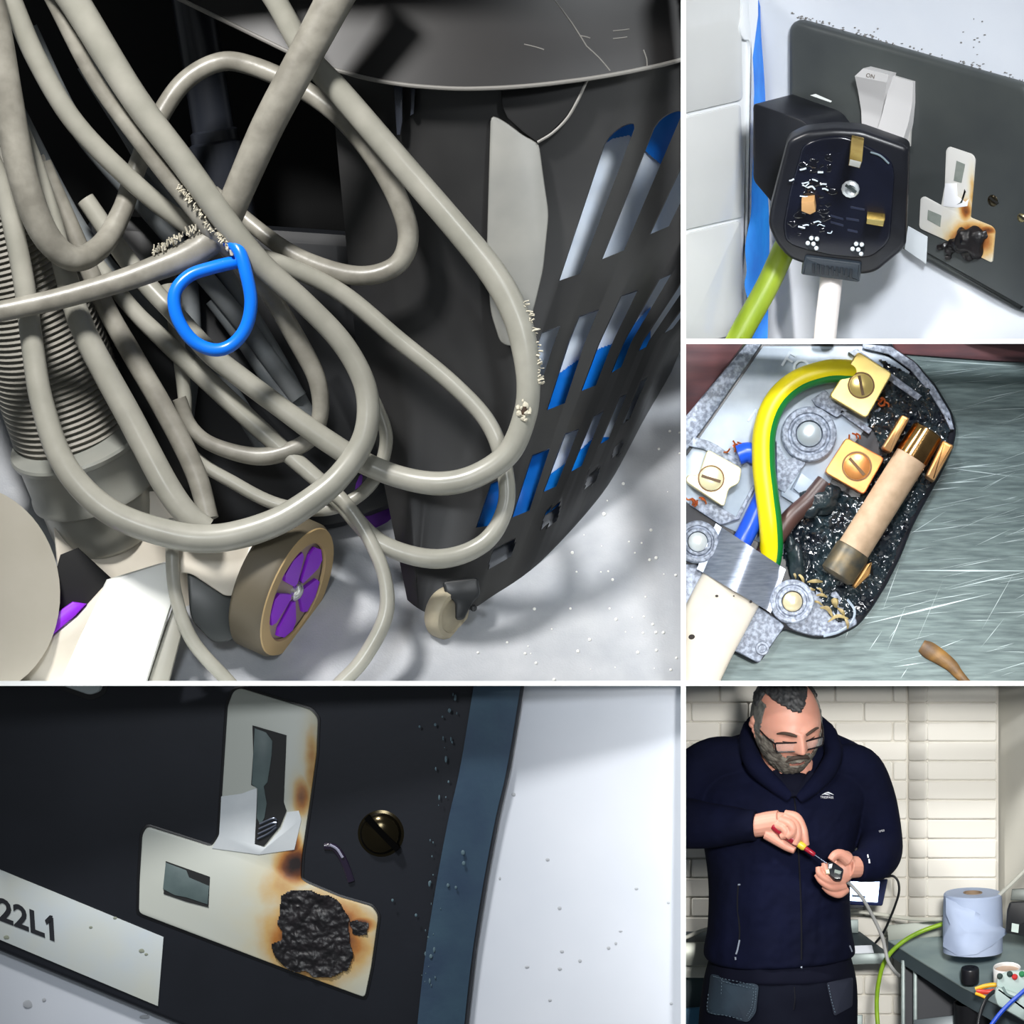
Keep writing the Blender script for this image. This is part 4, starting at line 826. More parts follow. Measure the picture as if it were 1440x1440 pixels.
crust([(396, 1262), (416, 1253), (438, 1252), (462, 1258), (480, 1272), (490, 1290), (492, 1320), (496, 1345), (484, 1364), (462, 1374), (440, 1374), (418, 1366), (398, 1358), (386, 1345), (382, 1330), (392, 1322), (398, 1310), (392, 1290)], PD, 21, 3.2, M_char, soc, sc=.06, rag=7)['label'] = 'crusted black charred patch'
crust([(492, 1296), (504, 1293), (518, 1300), (516, 1312), (504, 1316), (494, 1308)], PD, 21, 1.5, M_char, soc, n=24)
mb = MB().tube([PD.pt(x, y, 18) for x, y in ((456, 1190), (470, 1192), (480, 1204), (488, 1222), (494, 1240))], 5, seg=8, flat=.5); link('highlight_run', mb, mat('purple_highlight', (30, 20, 42), 0.12, coat=.8), soc)  # purple highlight put in as raised runs of colour
mb = MB().tube([PD.pt(x, y, 21) for x, y in ((464, 1188), (474, 1194), (482, 1206))], 2, seg=6); link('highlight_run', mb, mat('pale_highlight', (150, 150, 170), 0.2), soc)
# screw
mb = MB().lathe(PD.pt(536, 1172, 14), PD.n, [(33, 0), (33, 2), (29, 3), (29, 7), (25, 12), (15, 16), (4, 17.5), (.5, 17.5)], 40); sw = link('screw', mb, mat('dark_brass_screw', (54, 48, 32), 0.18, metal=0.9, c2=(40, 34, 24), scale=5), soc)
link('slot', MB().prism([(512, 1152), (518, 1146), (562, 1192), (556, 1198)], 32.4, 22, 0, 0, PD), mat('slot_black', (8, 8, 8), 1.0, spec=0), sw)
# label strip and lettering
M_lab = mat('label_paper', (196, 205, 210), 0.5, c2=(204, 208, 200), scale=6)
lb = pd('label_strip', [(-80, 1190), (230, 1318), (222, 1415), (-80, 1288)], 15, 18.5, .5, M_lab)
lb['label'] = 'white strip with black lettering'
link('lettering', text('W22L1', ((-48, 1275), (1.147, .44), (-.07, -1.18)), 38, PD, 19.5, 1.2, bold=.028), mat('ink', (14, 18, 28), 0.6), lb, smooth=False)
link('lettering', MB().prism([(63, 1294), (70, 1287), (74, 1288), (72, 1297), (65, 1300)], 19.5, 18.3, 0, 0, PD), MATS['ink'], lb, smooth=False)
mb = MB()
for x, y, a in ((200, 1337, 5), (206, 1342, 3), (162, 1291, 3), (14, 1280, 3), (10, 1318, 5), (128, 1304, 3)): mb.ball(PD.pt(x, y, 18.6), (a, a * .6, .5), 6)
tag(link('grime', mb, mat('grime_olive', (140, 146, 130), 0.8), lb), None, kind='stuff')
mb = MB()
for i in range(16):
    x, y = random.uniform(700, 950), random.uniform(1000, 1430)
    if x > 720 - (y - 1000) * .1: mb.ball(PD.pt(x, y, .3), (random.uniform(1, 4), random.uniform(1, 3), .5), 4)
mb.ball(PD.pt(40, 1412, .4), (8, 6, .6), 6); mb.ball(PD.pt(205, 1430, .4), (9, 3, .6), 6); mb.ball(PD.pt(62, 1406, .4), (3, 3, .6), 5)
tag(link('smudges', mb, mat('smudge', (168, 172, 178), 0.8), wlow), None, kind='stuff')
# rocker switch at the top left
sr = pd('switch_surround', rnd([(60, 930), (152, 930), (150, 976), (128, 986), (70, 964)], 8), 14, 17, 1, mat('surround_black', (12, 13, 18), 0.4))
pd('switch', rnd([(64, 925), (143, 925), (142, 972), (126, 978), (74, 960)], 7), 15, 30, 5, mat('rocker_white', (196, 206, 208), 0.4))

# ================================================================ bay 5: electrician at work in a tiled kitchen
CELL = (962, None, 962, None)
random.seed(21)
from mathutils.bvhtree import BVHTree
GY = 0.14
WL = Plane(330, 1100, 965, 0, GY); WP = Plane(306, 1350, 965, 0, GY)
M_kt = mat('glazed_cream_tile', (226, 223, 214), 0.10, c2=(218, 215, 206), scale=3, coat=0.5, bump=0.35, bscale=7)
M_kg = mat('kitchen_grout', (204, 200, 190), 0.8)
M_ks = mat('plain_pale_wall', (182, 180, 170), 0.5, c2=(190, 188, 178), scale=2)
def tiles(pl, x0, x1, y0, y1, w, par, off=0.0):
    k = 0; y = 988 - 27.4 * 2
    while y < y1:
        x = x0 - random.choice((0, .5)) * 0 - ((k % 2) * .5 + off) * w
        while x < x1:
            a, b = max(x, x0), min(x + w, x1)
            if b - a > 5 and y + 27 > y0:
                q = rnd([(a + .7, y + .7), (b - .7, y + .7), (b - .7, y + 26.7), (a + .7, y + 26.7)], 2.2, 1)
                pt_ = Plane(pl.d((a + b) / 2, y + 13), (a + b) / 2, y + 13, pl.a[3] + random.gauss(0, .018), pl.a[4] + random.gauss(0, .03))
                link('tile', MB().prism(q, 4.5, -1, 1.6, 0, pt_, steps=1), M_kt, par)
            x += w
        y += 27.4; k += 1
wf = struct('wall_far', MB().prism([(940, 940), (1278, 940), (1278, 1520), (940, 1520)], 0, -10, 0, 0, WL), M_kg, smooth=False)
tiles(WL, 950, 1276, 955, 1445, 81, wf, off=.73)
RT = Plane(WL.d(1276, 965), 1276, 965, (306 - 330) / 27, GY)
wr_ = struct('wall_return', MB().prism([(1274, 940), (1303, 940), (1303, 1520), (1274, 1520)], 0, -10, 0, 0, RT), M_kg, smooth=False)
tiles(RT, 1276, 1303, 955, 1330, 60, wr_)
wp = struct('wall_pillar', MB().prism([(1300, 940), (1404, 940), (1404, 1520), (1300, 1520)], 0, -10, 0, 0, WP), M_kg, smooth=False)
tiles(WP, 1303, 1402, 955, 1330, 220, wp, off=.0)
WS = Plane(WP.d(1402, 965) + 20, 1402, 965, -1.2, GY)
struct('wall_side', MB().prism([(1400, 940), (1500, 940), (1500, 1520), (1400, 1520)], 0, -10, 0, 0, WS), M_ks, smooth=False)

# ---- steel furniture
M_st = mat('bench_steel', (130, 142, 140), 0.4, metal=0.2, c2=(106, 120, 120), scale=5, stretch=(1, 1, 5))
M_std = mat('bench_steel_dark', (66, 77, 82), 0.35, metal=0.2)
M_stl = mat('bench_lip', (168, 172, 162), 0.35, metal=0.3)
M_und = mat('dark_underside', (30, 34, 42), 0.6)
def slopes(name, poly, d_back, y_back, g, par, m, th=5):
    pl = Plane(d_back, 1200, y_back, 0, -g); mb = MB(); n = len(poly)
    v = [(x, y, pl.d(x, y)) for x, y in poly] + [(x, y + th, pl.d(x, y) + 2) for x, y in poly]
    mb.add(v, [list(range(n)), list(range(n, 2 * n))[::-1]] + [[i, (i + 1) % n, n + (i + 1) % n, n + i] for i in range(n)])
    return link(name, mb, m, par, smooth=False), pl
bench = thing('steel_bench', (1080, 1500, 300), 'steel bench along the tiled wall behind the man', 'bench')
slopes('worktop', [(930, 1310), (1209, 1310), (1249, 1340), (930, 1340)], 368, 1310, 1.6, bench, M_std)
link('lip', MB().box(930, 998, 1325, 1358, 318, 330, 2), M_stl, bench); link('lip', MB().prism([(1190, 1341), (1249, 1340), (1247, 1355), (1190, 1357)], 314, 326, 2), M_st, bench)
link('upstand', MB().box(1150, 1207, 1293, 1312, 362, 370, 1), M_st, bench)
link('shelf', MB().box(930, 1000, 1358, 1375, 330, 360, 2), mat('pale_shelf', (206, 208, 196), 0.4), bench); link('shelf', MB().box(1150, 1213, 1427, 1460, 330, 360, 2), M_st, bench)
link('side_panel', MB().box(930, 1000, 1375, 1520, 350, 372), mat('teal_shadow_panel', (44, 66, 72), 0.5), bench)  # dark sheet painting the shade under the bench
o = link('blue_crate', MB().prism([(930, 1420), (984, 1416), (988, 1500), (930, 1500)], 322, 346, 4), mat('crate_blue', (66, 124, 160), 0.5)); tag(o, 'pale blue plastic crate under the bench at the left of the man', 'crate')
o = link('paper_sheet', MB().prism([(1201, 1330), (1226, 1329), (1229, 1340), (1202, 1341)], 318, 319.5), mat('sheet_white', (214, 220, 228), 0.6), smooth=False); tag(o, 'small white paper sheet lying on the bench beside the man', 'paper')
table = thing('steel_table', (1360, 1500, 280), 'long steel table on the right holding the paper roll and tester', 'table')
TOPP = [(1249, 1323), (1324, 1314), (1520, 1296), (1520, 1476), (1399, 1411), (1353, 1388), (1288, 1348)]
_, PT = slopes('worktop', TOPP, 330, 1312, 1.1, table, mat('table_steel', (146, 162, 162), 0.28, metal=0.15, c2=(112, 130, 134), scale=4, stretch=(1, 1, 3)))
fe = [(1249, 1323, 20), (1288, 1348, 20), (1353, 1388, 23), (1399, 1411, 27), (1520, 1476, 30)]
mb = MB(); mb.surf(lambda u, v: (lerp([p[0] for p in fe], u * 4), lerp([p[1] for p in fe], u * 4) + v * lerp([p[2] for p in fe], u * 4), PT.d(0, lerp([p[1] for p in fe], u * 4)) - 3 + 2 * v), 16, 2, th=(0, 0, 5)); link('lip', mb, M_std, table)
link('edge', MB().tube([(x, y, PT.d(0, y) - 4) for x, y, _ in fe], 1.0, seg=6, smooth=False), M_st, table)
link('upstand', MB().prism([(1247, 1301), (1326, 1294), (1326, 1317), (1249, 1323)], 322, 334, 1.5), mat('upstand_steel', (150, 156, 148), 0.5, metal=0.2), table)
for x in (1267, 1284): link('leg', MB().box(x, x + 6, 1350, 1520, 300, 312, 2), M_st, table)
link('under_shade', MB().prism([(1270, 1352), (1289, 1358), (1360, 1402), (1420, 1430), (1520, 1470), (1520, 1520), (1270, 1520)], 314, 322), M_und, table)  # dark sheet standing in for the shaded space below the table
link('shelf', MB().prism([(1285, 1434), (1345, 1427), (1380, 1436), (1400, 1470), (1285, 1470)], 296, 308, 1), M_std, table)
o = link('pan', MB().lathe((1366, 1412, 270), (0, -.97, -.25), [(20, -70), (24, -40), (25, 0), (25.5, 2), (23, 2), (22, -20)], 32), mat('black_pan', (24, 24, 28), 0.35)); tag(o, 'dark round pan stored below the steel table', 'pan')
# ---- paper roll
roll = thing('paper_roll', (1367, 1335, PT.d(0, 1335) - 40), 'big pale blue paper roll with a loose sheet standing on the steel table', 'paper roll')
ra = Vector((0, -1, -.2)).normalized(); rc = Vector((1368, 1338, 268)); M_pr = mat('blue_paper', (176, 192, 222), 0.7, c2=(190, 204, 230), scale=7, bump=0.12, bscale=40)
link('roll', MB().lathe(rc, ra, [(42, 0), (42.5, 40), (41, 82), (39, 84), (13, 84), (12.5, 83), (12, 60)], 48), M_pr, roll)
link('core', MB().lathe(rc, ra, [(13.5, 70), (13.5, 85), (11.5, 85), (11, 70)], 28, ring=True), mat('card_core', (150, 128, 104), 0.8), roll)
sh = [(1330, 1262), (1372, 1282), (1413, 1306), (1416, 1313), (1395, 1330), (1373, 1342), (1348, 1345), (1326, 1331), (1327, 1318), (1336, 1300), (1330, 1285)]
def shf(t, k):
    c = Vector((1362, 1312)); p = Vector(sh[k % len(sh)]); q = c + (p - c) * t; x, y = q
    return (x, y, 268 - (y - 1338) * -.2 - math.sqrt(max(0, 46 ** 2 - min(46, abs(x - 1368)) ** 2)) * .9 - 5 + 2 * noise.noise(Vector((x * .08, y * .08, 0))))
mb = MB(); n = len(sh); rr = [.02, .25, .5, .75, 1]
mb.add([shf(t, k) for t in rr for k in range(n)], [[j * n + k, j * n + (k + 1) % n, (j + 1) * n + (k + 1) % n, (j + 1) * n + k] for j in range(4) for k in range(n)] + [list(range(n))])
mb.add([(x, y, d + 1.2) for x, y, d in [shf(t, k) for t in rr for k in range(n)]], [[j * n + k, (j + 1) * n + k, (j + 1) * n + (k + 1) % n, j * n + (k + 1) % n] for j in range(4) for k in range(n)] + [list(range(n))[::-1]])
link('loose_sheet', mb, M_pr, roll)
# ---- small things on the table
TA = Vector((0, -.93, -.36)).normalized()
def onT(x, y): return PT.d(0, y) - 2
cap_ = link('tape_roll', MB().lathe((1364, 1378, onT(0, 1378) - 13), TA, [(12.8, -3), (13, 0), (13, 16), (12, 18), (6, 18), (5, 17)], 32), mat('black_tape', (26, 26, 32), 0.35)); tag(cap_, 'small round black roll on the steel table before the paper roll', 'roll')
mug = thing('mug', (1416, 1394, onT(0, 1394) - 18), 'white mug of tea half hidden behind the grey green tester', 'mug')
link('body', MB().lathe((1416, 1396, onT(0, 1396) - 18), TA, [(15, 0), (18.5, 6), (19.5, 38), (19, 39), (18, 38), (17.5, 32), (2, 31)], 36), mat('mug_white', (228, 230, 230), 0.25), mug)
link('tea', MB().lathe((1416, 1396, onT(0, 1396) - 18), TA, [(17.6, 33), (17.6, 33.8), (1, 33.9)], 30), mat('tea', (178, 150, 128), 0.3), mug)
tst = thing('circuit_tester', (1430, 1432, onT(0, 1432) - 25), 'grey green tester box with coloured sockets at the end of the table', 'tester')
M_te = mat('tester_grey_green', (176, 196, 192), 0.4, c2=(190, 206, 202), scale=6)
link('body', MB().prism(rnd([(1401, 1386), (1440, 1400), (1520, 1430), (1520, 1480), (1440, 1436), (1402, 1414), (1398, 1400)], 4), 150, 200, 5), M_te, tst)
link('top_panel', MB().prism(rnd([(1402, 1372), (1418, 1365), (1520, 1360), (1520, 1432), (1440, 1402), (1401, 1388)], 4), 160, 196, 4), M_te, tst)
link('groove', MB().tube([(1410, 1388, 152), (1416, 1398, 149), (1430, 1404, 148)], 1.8, seg=8), mat('groove_grey', (120, 140, 138), 0.5), tst)
for x, y, c, nm in ((1420, 1370, (40, 60, 56), 'dark_socket'), (1427, 1374, (196, 40, 40), 'red_socket'), (1437, 1370, (40, 130, 80), 'green_socket'), (1406, 1373, (50, 56, 58), 'dark_socket')):
    link('socket', MB().lathe((x, y, 160), (0, -.4, -1), [(4.2, -2), (4.2, 2), (3, 3), (1, 3)], 16), mat('tester_' + nm, c, 0.4), tst)['label'] = nm.replace('_', ' ')
o = link('lead', MB().tube([(1450, 1384, 140), (1436, 1397, 136), (1420, 1411, 134), (1404, 1428, 132), (1388, 1450, 130)], 3.2, seg=12), mat('blue_lead', (24, 80, 210), 0.35)); tag(o, 'blue test lead hanging in front of the tester box', 'lead')
o = link('lead', MB().tube([(1398, 1394, 172), (1389, 1402, 158), (1381, 1418, 150), (1376, 1436, 146), (1374, 1460, 144)], 2.8, seg=12), mat('black_lead', (24, 26, 30), 0.4)); tag(o, 'black test lead hanging off the table edge', 'lead')
pli = thing('pliers', (1386, 1404, onT(0, 1404) - 6), 'pliers with yellow and red handles on the table edge', 'pliers')
link('handle', MB().tube([(1372, 1391, 196), (1384, 1387, 194), (1396, 1385, 194), (1404, 1386, 194)], 3.4, seg=10), mat('handle_yellow', (232, 180, 40), 0.4), pli)['label'] = 'yellow handle'
link('handle', MB().tube([(1374, 1394, 194), (1386, 1395, 190), (1398, 1394, 190)], 3.8, seg=10), mat('handle_red', (204, 60, 50), 0.4), pli)['label'] = 'red handle'
link('handle', MB().tube([(1372, 1397, 192), (1380, 1400, 189), (1388, 1404, 188)], 2.4, seg=10), mat('handle_yellow', (232, 180, 40), 0.4), pli)
ch = thing('charger', (1432, 1312, 250), 'black charger box with a small white label at the right wall', 'charger')
link('body', MB().prism(rnd([(1420, 1268), (1500, 1264), (1500, 1326), (1414, 1312), (1416, 1280)], 3), 226, 262, 3), mat('charger_black', (26, 28, 32), 0.35), ch)
link('plate', MB().prism([(1423, 1250), (1500, 1246), (1500, 1268), (1421, 1266)], 240, 262, 2), mat('charger_grey', (110, 116, 112), 0.4, metal=.4), ch)
link('label_strip', MB().prism([(1423, 1298), (1433, 1300), (1432, 1312), (1422, 1310)], 224.8, 226.5), mat('label_mint', (190, 206, 200), 0.5), ch)
o = link('cable', MB().tube([(1404, 1260, 246), (1422, 1243, 232), (1446, 1219, 222), (1480, 1186, 214)], 3, seg=10), mat('cable_white', (218, 218, 206), 0.4)); tag(o, 'white cable rising up the side wall behind the paper roll', 'cable')
o = link('cable', MB().tube([(930, 1330, 324), (965, 1318, 326), (990, 1308, 330), (1060, 1290, 340), (1150, 1283, 344), (1200, 1282, 345), (1232, 1285, 340), (1272, 1291, 322), (1300, 1293, 300), (1330, 1292, 282)], 2.9, seg=10), mat('cable_white', (218, 218, 206), 0.4)); tag(o, 'white cable running along the tiled wall behind the man', 'cable')
o = link('cable', MB().tube([(1330, 1298, 290), (1300, 1308, 290), (1276, 1320, 284), (1258, 1334, 278), (1248, 1346, 272), (1240, 1362, 276), (1234, 1392, 286), (1233, 1420, 290), (1236, 1460, 290)], 3.2, seg=10), mat('earth_cable', (150, 190, 40), 0.4, c2=(120, 160, 40), scale=30)); tag(o, 'green and yellow earth cable draped over the table corner', 'cable')
tab = thing('tablet', (1215, 1278, 300), 'tablet with a glowing white screen behind the man by the wall', 'tablet')
link('case', MB().prism(rnd([(1150, 1234), (1249, 1236), (1241, 1274), (1150, 1271)], 3), 284, 292, 2), mat('tablet_blue_black', (20, 30, 70), 0.25), tab)
link('screen', MB().prism([(1152, 1239), (1237, 1240), (1234, 1269), (1152, 1264)], 282.6, 284.2), mat('screen_glow', (200, 220, 255), 0.3, emit=((196, 222, 255), 4.0)), tab, smooth=False)
link('screen_bar', MB().prism([(1198, 1258), (1217, 1260), (1217, 1263), (1198, 1261)], 281.8, 282.8), mat('screen_bar', (120, 140, 170), 0.4), tab)
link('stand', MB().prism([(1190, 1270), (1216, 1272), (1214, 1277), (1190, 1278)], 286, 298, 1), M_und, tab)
o = link('cable', MB().tube([(1246, 1233, 284), (1256, 1232, 282), (1263, 1240, 282), (1264, 1256, 284), (1257, 1278, 290), (1247, 1302, 300), (1240, 1315, 306), (1231, 1326, 310)], 1.7, seg=8), mat('cable_black', (20, 22, 26), 0.4)); tag(o, 'thin black cable looping down from the tablet to the bench', 'cable')

# ---- the electrician
man = thing('person', (1096, 1500, 190), 'person in navy zip jacket and glasses bending over a plug, screwdriver in hand', 'person')
M_skin = mat('skin', (214, 158, 138), 0.5, c2=(204, 142, 122), scale=7, sss=0.15)
M_nav = mat('navy_fleece', (11, 15, 38), 0.9, c2=(8, 11, 28), scale=5, bump=0.1, bscale=90, spec=0.1)
PI_, YA_, RO_ = R(28), R(18), R(8)
def HL(X, Y, Z, o=(1106, 1016, 134)):
    Y1 = Y * math.cos(PI_) - Z * math.sin(PI_); Z1 = Y * math.sin(PI_) + Z * math.cos(PI_)
    X2 = X * math.cos(YA_) + Z1 * math.sin(YA_); Z2 = -X * math.sin(YA_) + Z1 * math.cos(YA_)
    return (o[0] + X2 * math.cos(RO_) - Y1 * math.sin(RO_), o[1] - (X2 * math.sin(RO_) + Y1 * math.cos(RO_)), o[2] - Z2)
def g(x, c, w): return math.exp(-((x - c) / w) ** 2)
def headp(t, a, off=0.0, feat=True):
    """t polar from crown, a azimuth from the face."""
    dx, dy, dz = math.sin(t) * math.sin(a), math.cos(t), math.sin(t) * math.cos(a)
    X, Y, Z = 47 * dx, 68 * dy, 60 * dz
    if Y < 0:
        k = -Y / 68; X *= 1 - .16 * k; Y *= 1.05; Z = Z * (1 - .22 * k) + (10 * k if dz > 0 else 16 * k)
    if dz < 0: Z *= 1.05
    if feat and dz > 0:
        f = dz
        nose = 0
        if -24 < Y < 14: nose = (3 + 13 * max(0, min(1, (12 - Y) / 27))) * (1 if Y > -17 else max(0, (Y + 24) / 7)) * g(X, 0, 6.5 + 3 * max(0, min(1, (6 - Y) / 20)))
        Z += f * (nose + 4.5 * g(Y, 13, 6) * g(abs(X), 18, 16) - 6 * g(abs(X), 19, 9) * g(Y, 1, 7) + 3 * g(abs(X), 19, 7) * g(Y, 0, 3.4) + 3 * g(abs(X), 27, 10) * g(Y, -16, 10)
                  + 4 * g(X, 0, 11) * g(Y, -35, 3) + 4.5 * g(X, 0, 10) * g(Y, -42, 3.2) - 2.5 * g(X, 0, 12) * g(Y, -38.5, 1.4) + 5 * g(X, 0, 13) * g(Y, -57, 8) - 2 * g(abs(X), 13, 4) * g(Y, -26, 8))
    L = math.sqrt(X * X + Y * Y + Z * Z); s_ = 1 + off / L
    return X * s_, Y * s_, Z * s_
body = MB(); NT, NA = 90, 120
v = [HL(*headp(math.pi * (i + .001) / NT, 2 * math.pi * k / NA)) for i in range(NT + 1) for k in range(NA)]
body.add(v, [[i * NA + k, i * NA + (k + 1) % NA, (i + 1) * NA + (k + 1) % NA, (i + 1) * NA + k] for i in range(NT) for k in range(NA)] + [list(range(NA))[::-1], [NT * NA + k for k in range(NA)]])
for sx in (-1, 1):                                 # ears
    for (X, Y, Z, r_) in ((45, 8, -4, 8), (47, 2, -6, 7), (45, -6, -2, 6), (44, -13, 2, 5)): body.ball(HL(sx * X, Y, Z), r_, 10)
body.tube([HL(0, -20, -6) + (36,), HL(0, -60, -8) + (34,), (1112, 1085, 170, 36), (1106, 1130, 185, 44)], seg=20)
body.tube([(1106, 1110, 185, 44), (1100, 1180, 190, 62), (1096, 1260, 192, 66), (1096, 1340, 192, 70), (1096, 1420, 192, 74), (1096, 1480, 192, 60)], seg=24)
body.tube([(1096, 1090, 186, 22), (1010, 1078, 182, 22), (960, 1112, 172, 22), (948, 1148, 152, 20), (985, 1160, 126, 18), (1030, 1161, 110, 16), (1062, 1161, 102, 16.5), (1080, 1158, 98, 17), (1096, 1156, 94, 17)], seg=16)
body.tube([(1106, 1090, 186, 22), (1200, 1084, 186, 22), (1226, 1124, 190, 22), (1238, 1172, 184, 20), (1240, 1200, 164, 18), (1228, 1214, 134, 17), (1206, 1219, 110, 15.5), (1192, 1219, 100, 16)], seg=16)
# right hand on the screwdriver: palm, four fingers, thumb
body.ball((1096, 1157, 94), (20, 15, 12), 14); body.ball((1108, 1150, 92), (9, 9, 9), 10); body.ball((1088, 1168, 94), (15, 12, 10), 12)
for f in (((1104, 1147, 91, 8.5), (1120, 1150, 85, 7.2), (1129, 1166, 80, 6.4), (1132, 1180, 80, 5.6), (1134, 1189, 82, 4.8)),
          ((1104, 1150, 87, 8), (1118, 1160, 77, 7), (1122, 1174, 76, 6.2), (1118, 1188, 78, 5.2)),
          ((1098, 1154, 85, 8), (1112, 1160, 73, 6.8), (1115, 1170, 73, 6.2), (1106, 1177, 75, 5.4)),
          ((1090, 1160, 86, 7.5), (1102, 1165, 75, 6), (1105, 1173, 75, 5.6), (1098, 1177, 78, 4.8)),
          ((1078, 1172, 94, 9), (1092, 1181, 90, 8), (1106, 1190, 87, 6.8), (1118, 1196, 85, 5.4))): body.tube(list(f), seg=12, n=5)
# left hand cupped under the plug
body.ball((1184, 1223, 100), (17, 20, 11), 14); body.ball((1188, 1207, 95), (12, 11, 11), 12)
for f in (((1184, 1232, 98, 7), (1172, 1232, 86, 5.6), (1162, 1224, 80, 5), (1159, 1213, 79, 4.4)),
          ((1185, 1239, 100, 7), (1167, 1239, 84, 5.6), (1153, 1229, 78, 5), (1151, 1219, 79, 4.4)),
          ((1187, 1246, 102, 7), (1170, 1248, 88, 5.6), (1156, 1240, 82, 5), (1148, 1229, 82, 4.3)),
          ((1190, 1250, 106, 6.5), (1180, 1258, 98, 5.4), (1167, 1254, 92, 4.8), (1158, 1246, 90, 4.2)),
          ((1193, 1210, 93, 10), (1182, 1202, 86, 8.2), (1174, 1203, 81, 6.8), (1168, 1210, 79, 5.4))): body.tube(list(f), seg=12, n=5)
link('body', fused(body, 0.95, 2, .35), M_skin, man, auto=80)
def shell(name, test, off, m, ns=.0, seed=0, nt=110, na=150, label=None, thick=2.0):
    mb = MB(); keep = {}
    P = [[headp(math.pi * (i + .001) / nt, 2 * math.pi * k / na) for k in range(na)] for i in range(nt + 1)]
    P2 = []
    for i in range(nt + 1):
        for k in range(na):
            X, Y, Z = P[i][k]; e = noise.noise(Vector((X * .25, Y * .25 + seed, Z * .25))); L = math.sqrt(X * X + Y * Y + Z * Z)
            P2.append((X, Y, Z, (off + ns * e) / L))
    vv = [HL(X * (1 + s), Y * (1 + s), Z * (1 + s)) for X, Y, Z, s in P2] + [HL(X * .985, Y * .985, Z * .985) for X, Y, Z, s in P2]; N = len(P2)
    ok = lambda i, k: test(*P[i][k % na]); cells = [(i, k) for i in range(nt) for k in range(na) if ok(i, k) and ok(i + 1, k) and ok(i, k + 1) and ok(i + 1, k + 1)]
    F, cnt = [], {}
    for i, k in cells:
        q = [i * na + k, i * na + (k + 1) % na, (i + 1) * na + (k + 1) % na, (i + 1) * na + k]; F.append(q); F.append([N + a for a in q[::-1]])
        for a in range(4): cnt[(q[a], q[(a + 1) % 4])] = 1
    for a, b in cnt:
        if (b, a) not in cnt: F.append([b, a, N + a, N + b])
    mb.add(vv, F); used = sorted({i for f in F for i in f}); mp = {a: n_ for n_, a in enumerate(used)}
    m2 = MB(); m2.v = [vv[i] for i in used]; m2.f = [[mp[i] for i in f] for f in F]; m2.mi = [0] * len(F)
    o = link(name, m2, m, man, auto=80)
    if label: o['label'] = label
    return o
def nz(X, Y, Z): return 2.5 * noise.noise(Vector((X * .2, Y * .2, Z * .2)))
def t_top(X, Y, Z):
    if Z > 0: return Y + nz(X, Y, Z) > 36 + (-.45 * X if X < 0 else .95 * X) + (8 if X > 22 else 0)
    return Y > 30
def t_side(X, Y, Z): return (Y > -34 and Z < 4 + nz(X, Y, Z) and abs(X) > 12 and Y <= 32) or (abs(X) > 36 and -8 < Y <= 40 and Z < 18 + nz(X, Y, Z)) or (Z < -30 and -34 < Y <= 32)
def t_beard(X, Y, Z):
    if Z < -8: return False
    if abs(X) < 11 and -44.5 < Y < -38 + .06 * abs(X): return False
    if abs(X) > 33: return Y < -2 + nz(X, Y, Z)
    if abs(X) < 17 and Y < -25: return True
    return Y < -30 + max(0, abs(X) - 17) * 1.1 + nz(X, Y, Z)
shell('hair', t_top, 5, mat('dark_hair', (34, 36, 40), 0.55, c2=(60, 62, 63), scale=30, stretch=(3, 1, 1), bump=0.6, bscale=60), 2.5, 3, label='dark swept hair on top')
shell('hair', t_side, 2.2, mat('grey_hair', (112, 112, 106), 0.7, c2=(76, 78, 76), scale=60, bump=0.5, bscale=120), 1.0, 5, label='short greying sides')
shell('beard', t_beard, 2.4, mat('grey_beard', (132, 128, 118), 0.8, c2=(70, 64, 58), scale=50, bump=0.6, bscale=120), 1.6, 9, label='short grizzled beard')
def face_d(X, Y):
    t = math.acos(max(-1, min(1, Y / (68 if Y > 0 else 71.4)))); best = None
    for k in range(-40, 41):
        q = headp(t, R(k * 1.6)); e = abs(q[0] - X)
        if best is None or e < best[0]: best = (e, q)
    return best[1]
mo = MB()
mo.tube([HL(x, y, face_d(x, y)[2] + 1.5) + (r_,) for x, y, r_ in ((-17, -36, 2), (-10, -30, 3.4), (-3, -28, 3.4), (3, -28, 3.4), (10, -30, 3.4), (17, -36, 2))], seg=10)
link('moustache', mo, mat('dark_moustache', (66, 54, 48), 0.8, bump=.5, bscale=120), man)
for sx in (-1, 1):
    link('eyebrow', MB().tube([HL(sx * x, y, face_d(sx * x, y)[2] + 1) + (r_,) for x, y, r_ in ((7, 9, 1.6), (15, 12, 2.4), (24, 12.5, 2.1), (31, 9, 1.1))], seg=8), mat('brow_hair', (70, 54, 44), 0.8), man)
    link('eye', MB().tube([HL(sx * x, y, face_d(sx * x, y)[2] + .6) + (r_,) for x, y, r_ in ((12, -2, .5), (18, -3.4, 1.3), (24, -2, .5))], seg=8), mat('lash_line', (40, 28, 26), 0.5), man)
link('mouth', MB().tube([HL(x, y, face_d(x, y)[2] + .6) + (r_,) for x, y, r_ in ((-9, -40.6, .6), (0, -40, 1.2), (9, -40.6, .6))], seg=8), mat('lip', (132, 78, 74), 0.5), man)
gl_ = bpy.data.objects.new('glasses', None); COL.objects.link(gl_); gl_.location = Wd(HL(0, -8, 60)); adopt(gl_, man)
M_gf = mat('glasses_frame', (18, 16, 20), 0.25)
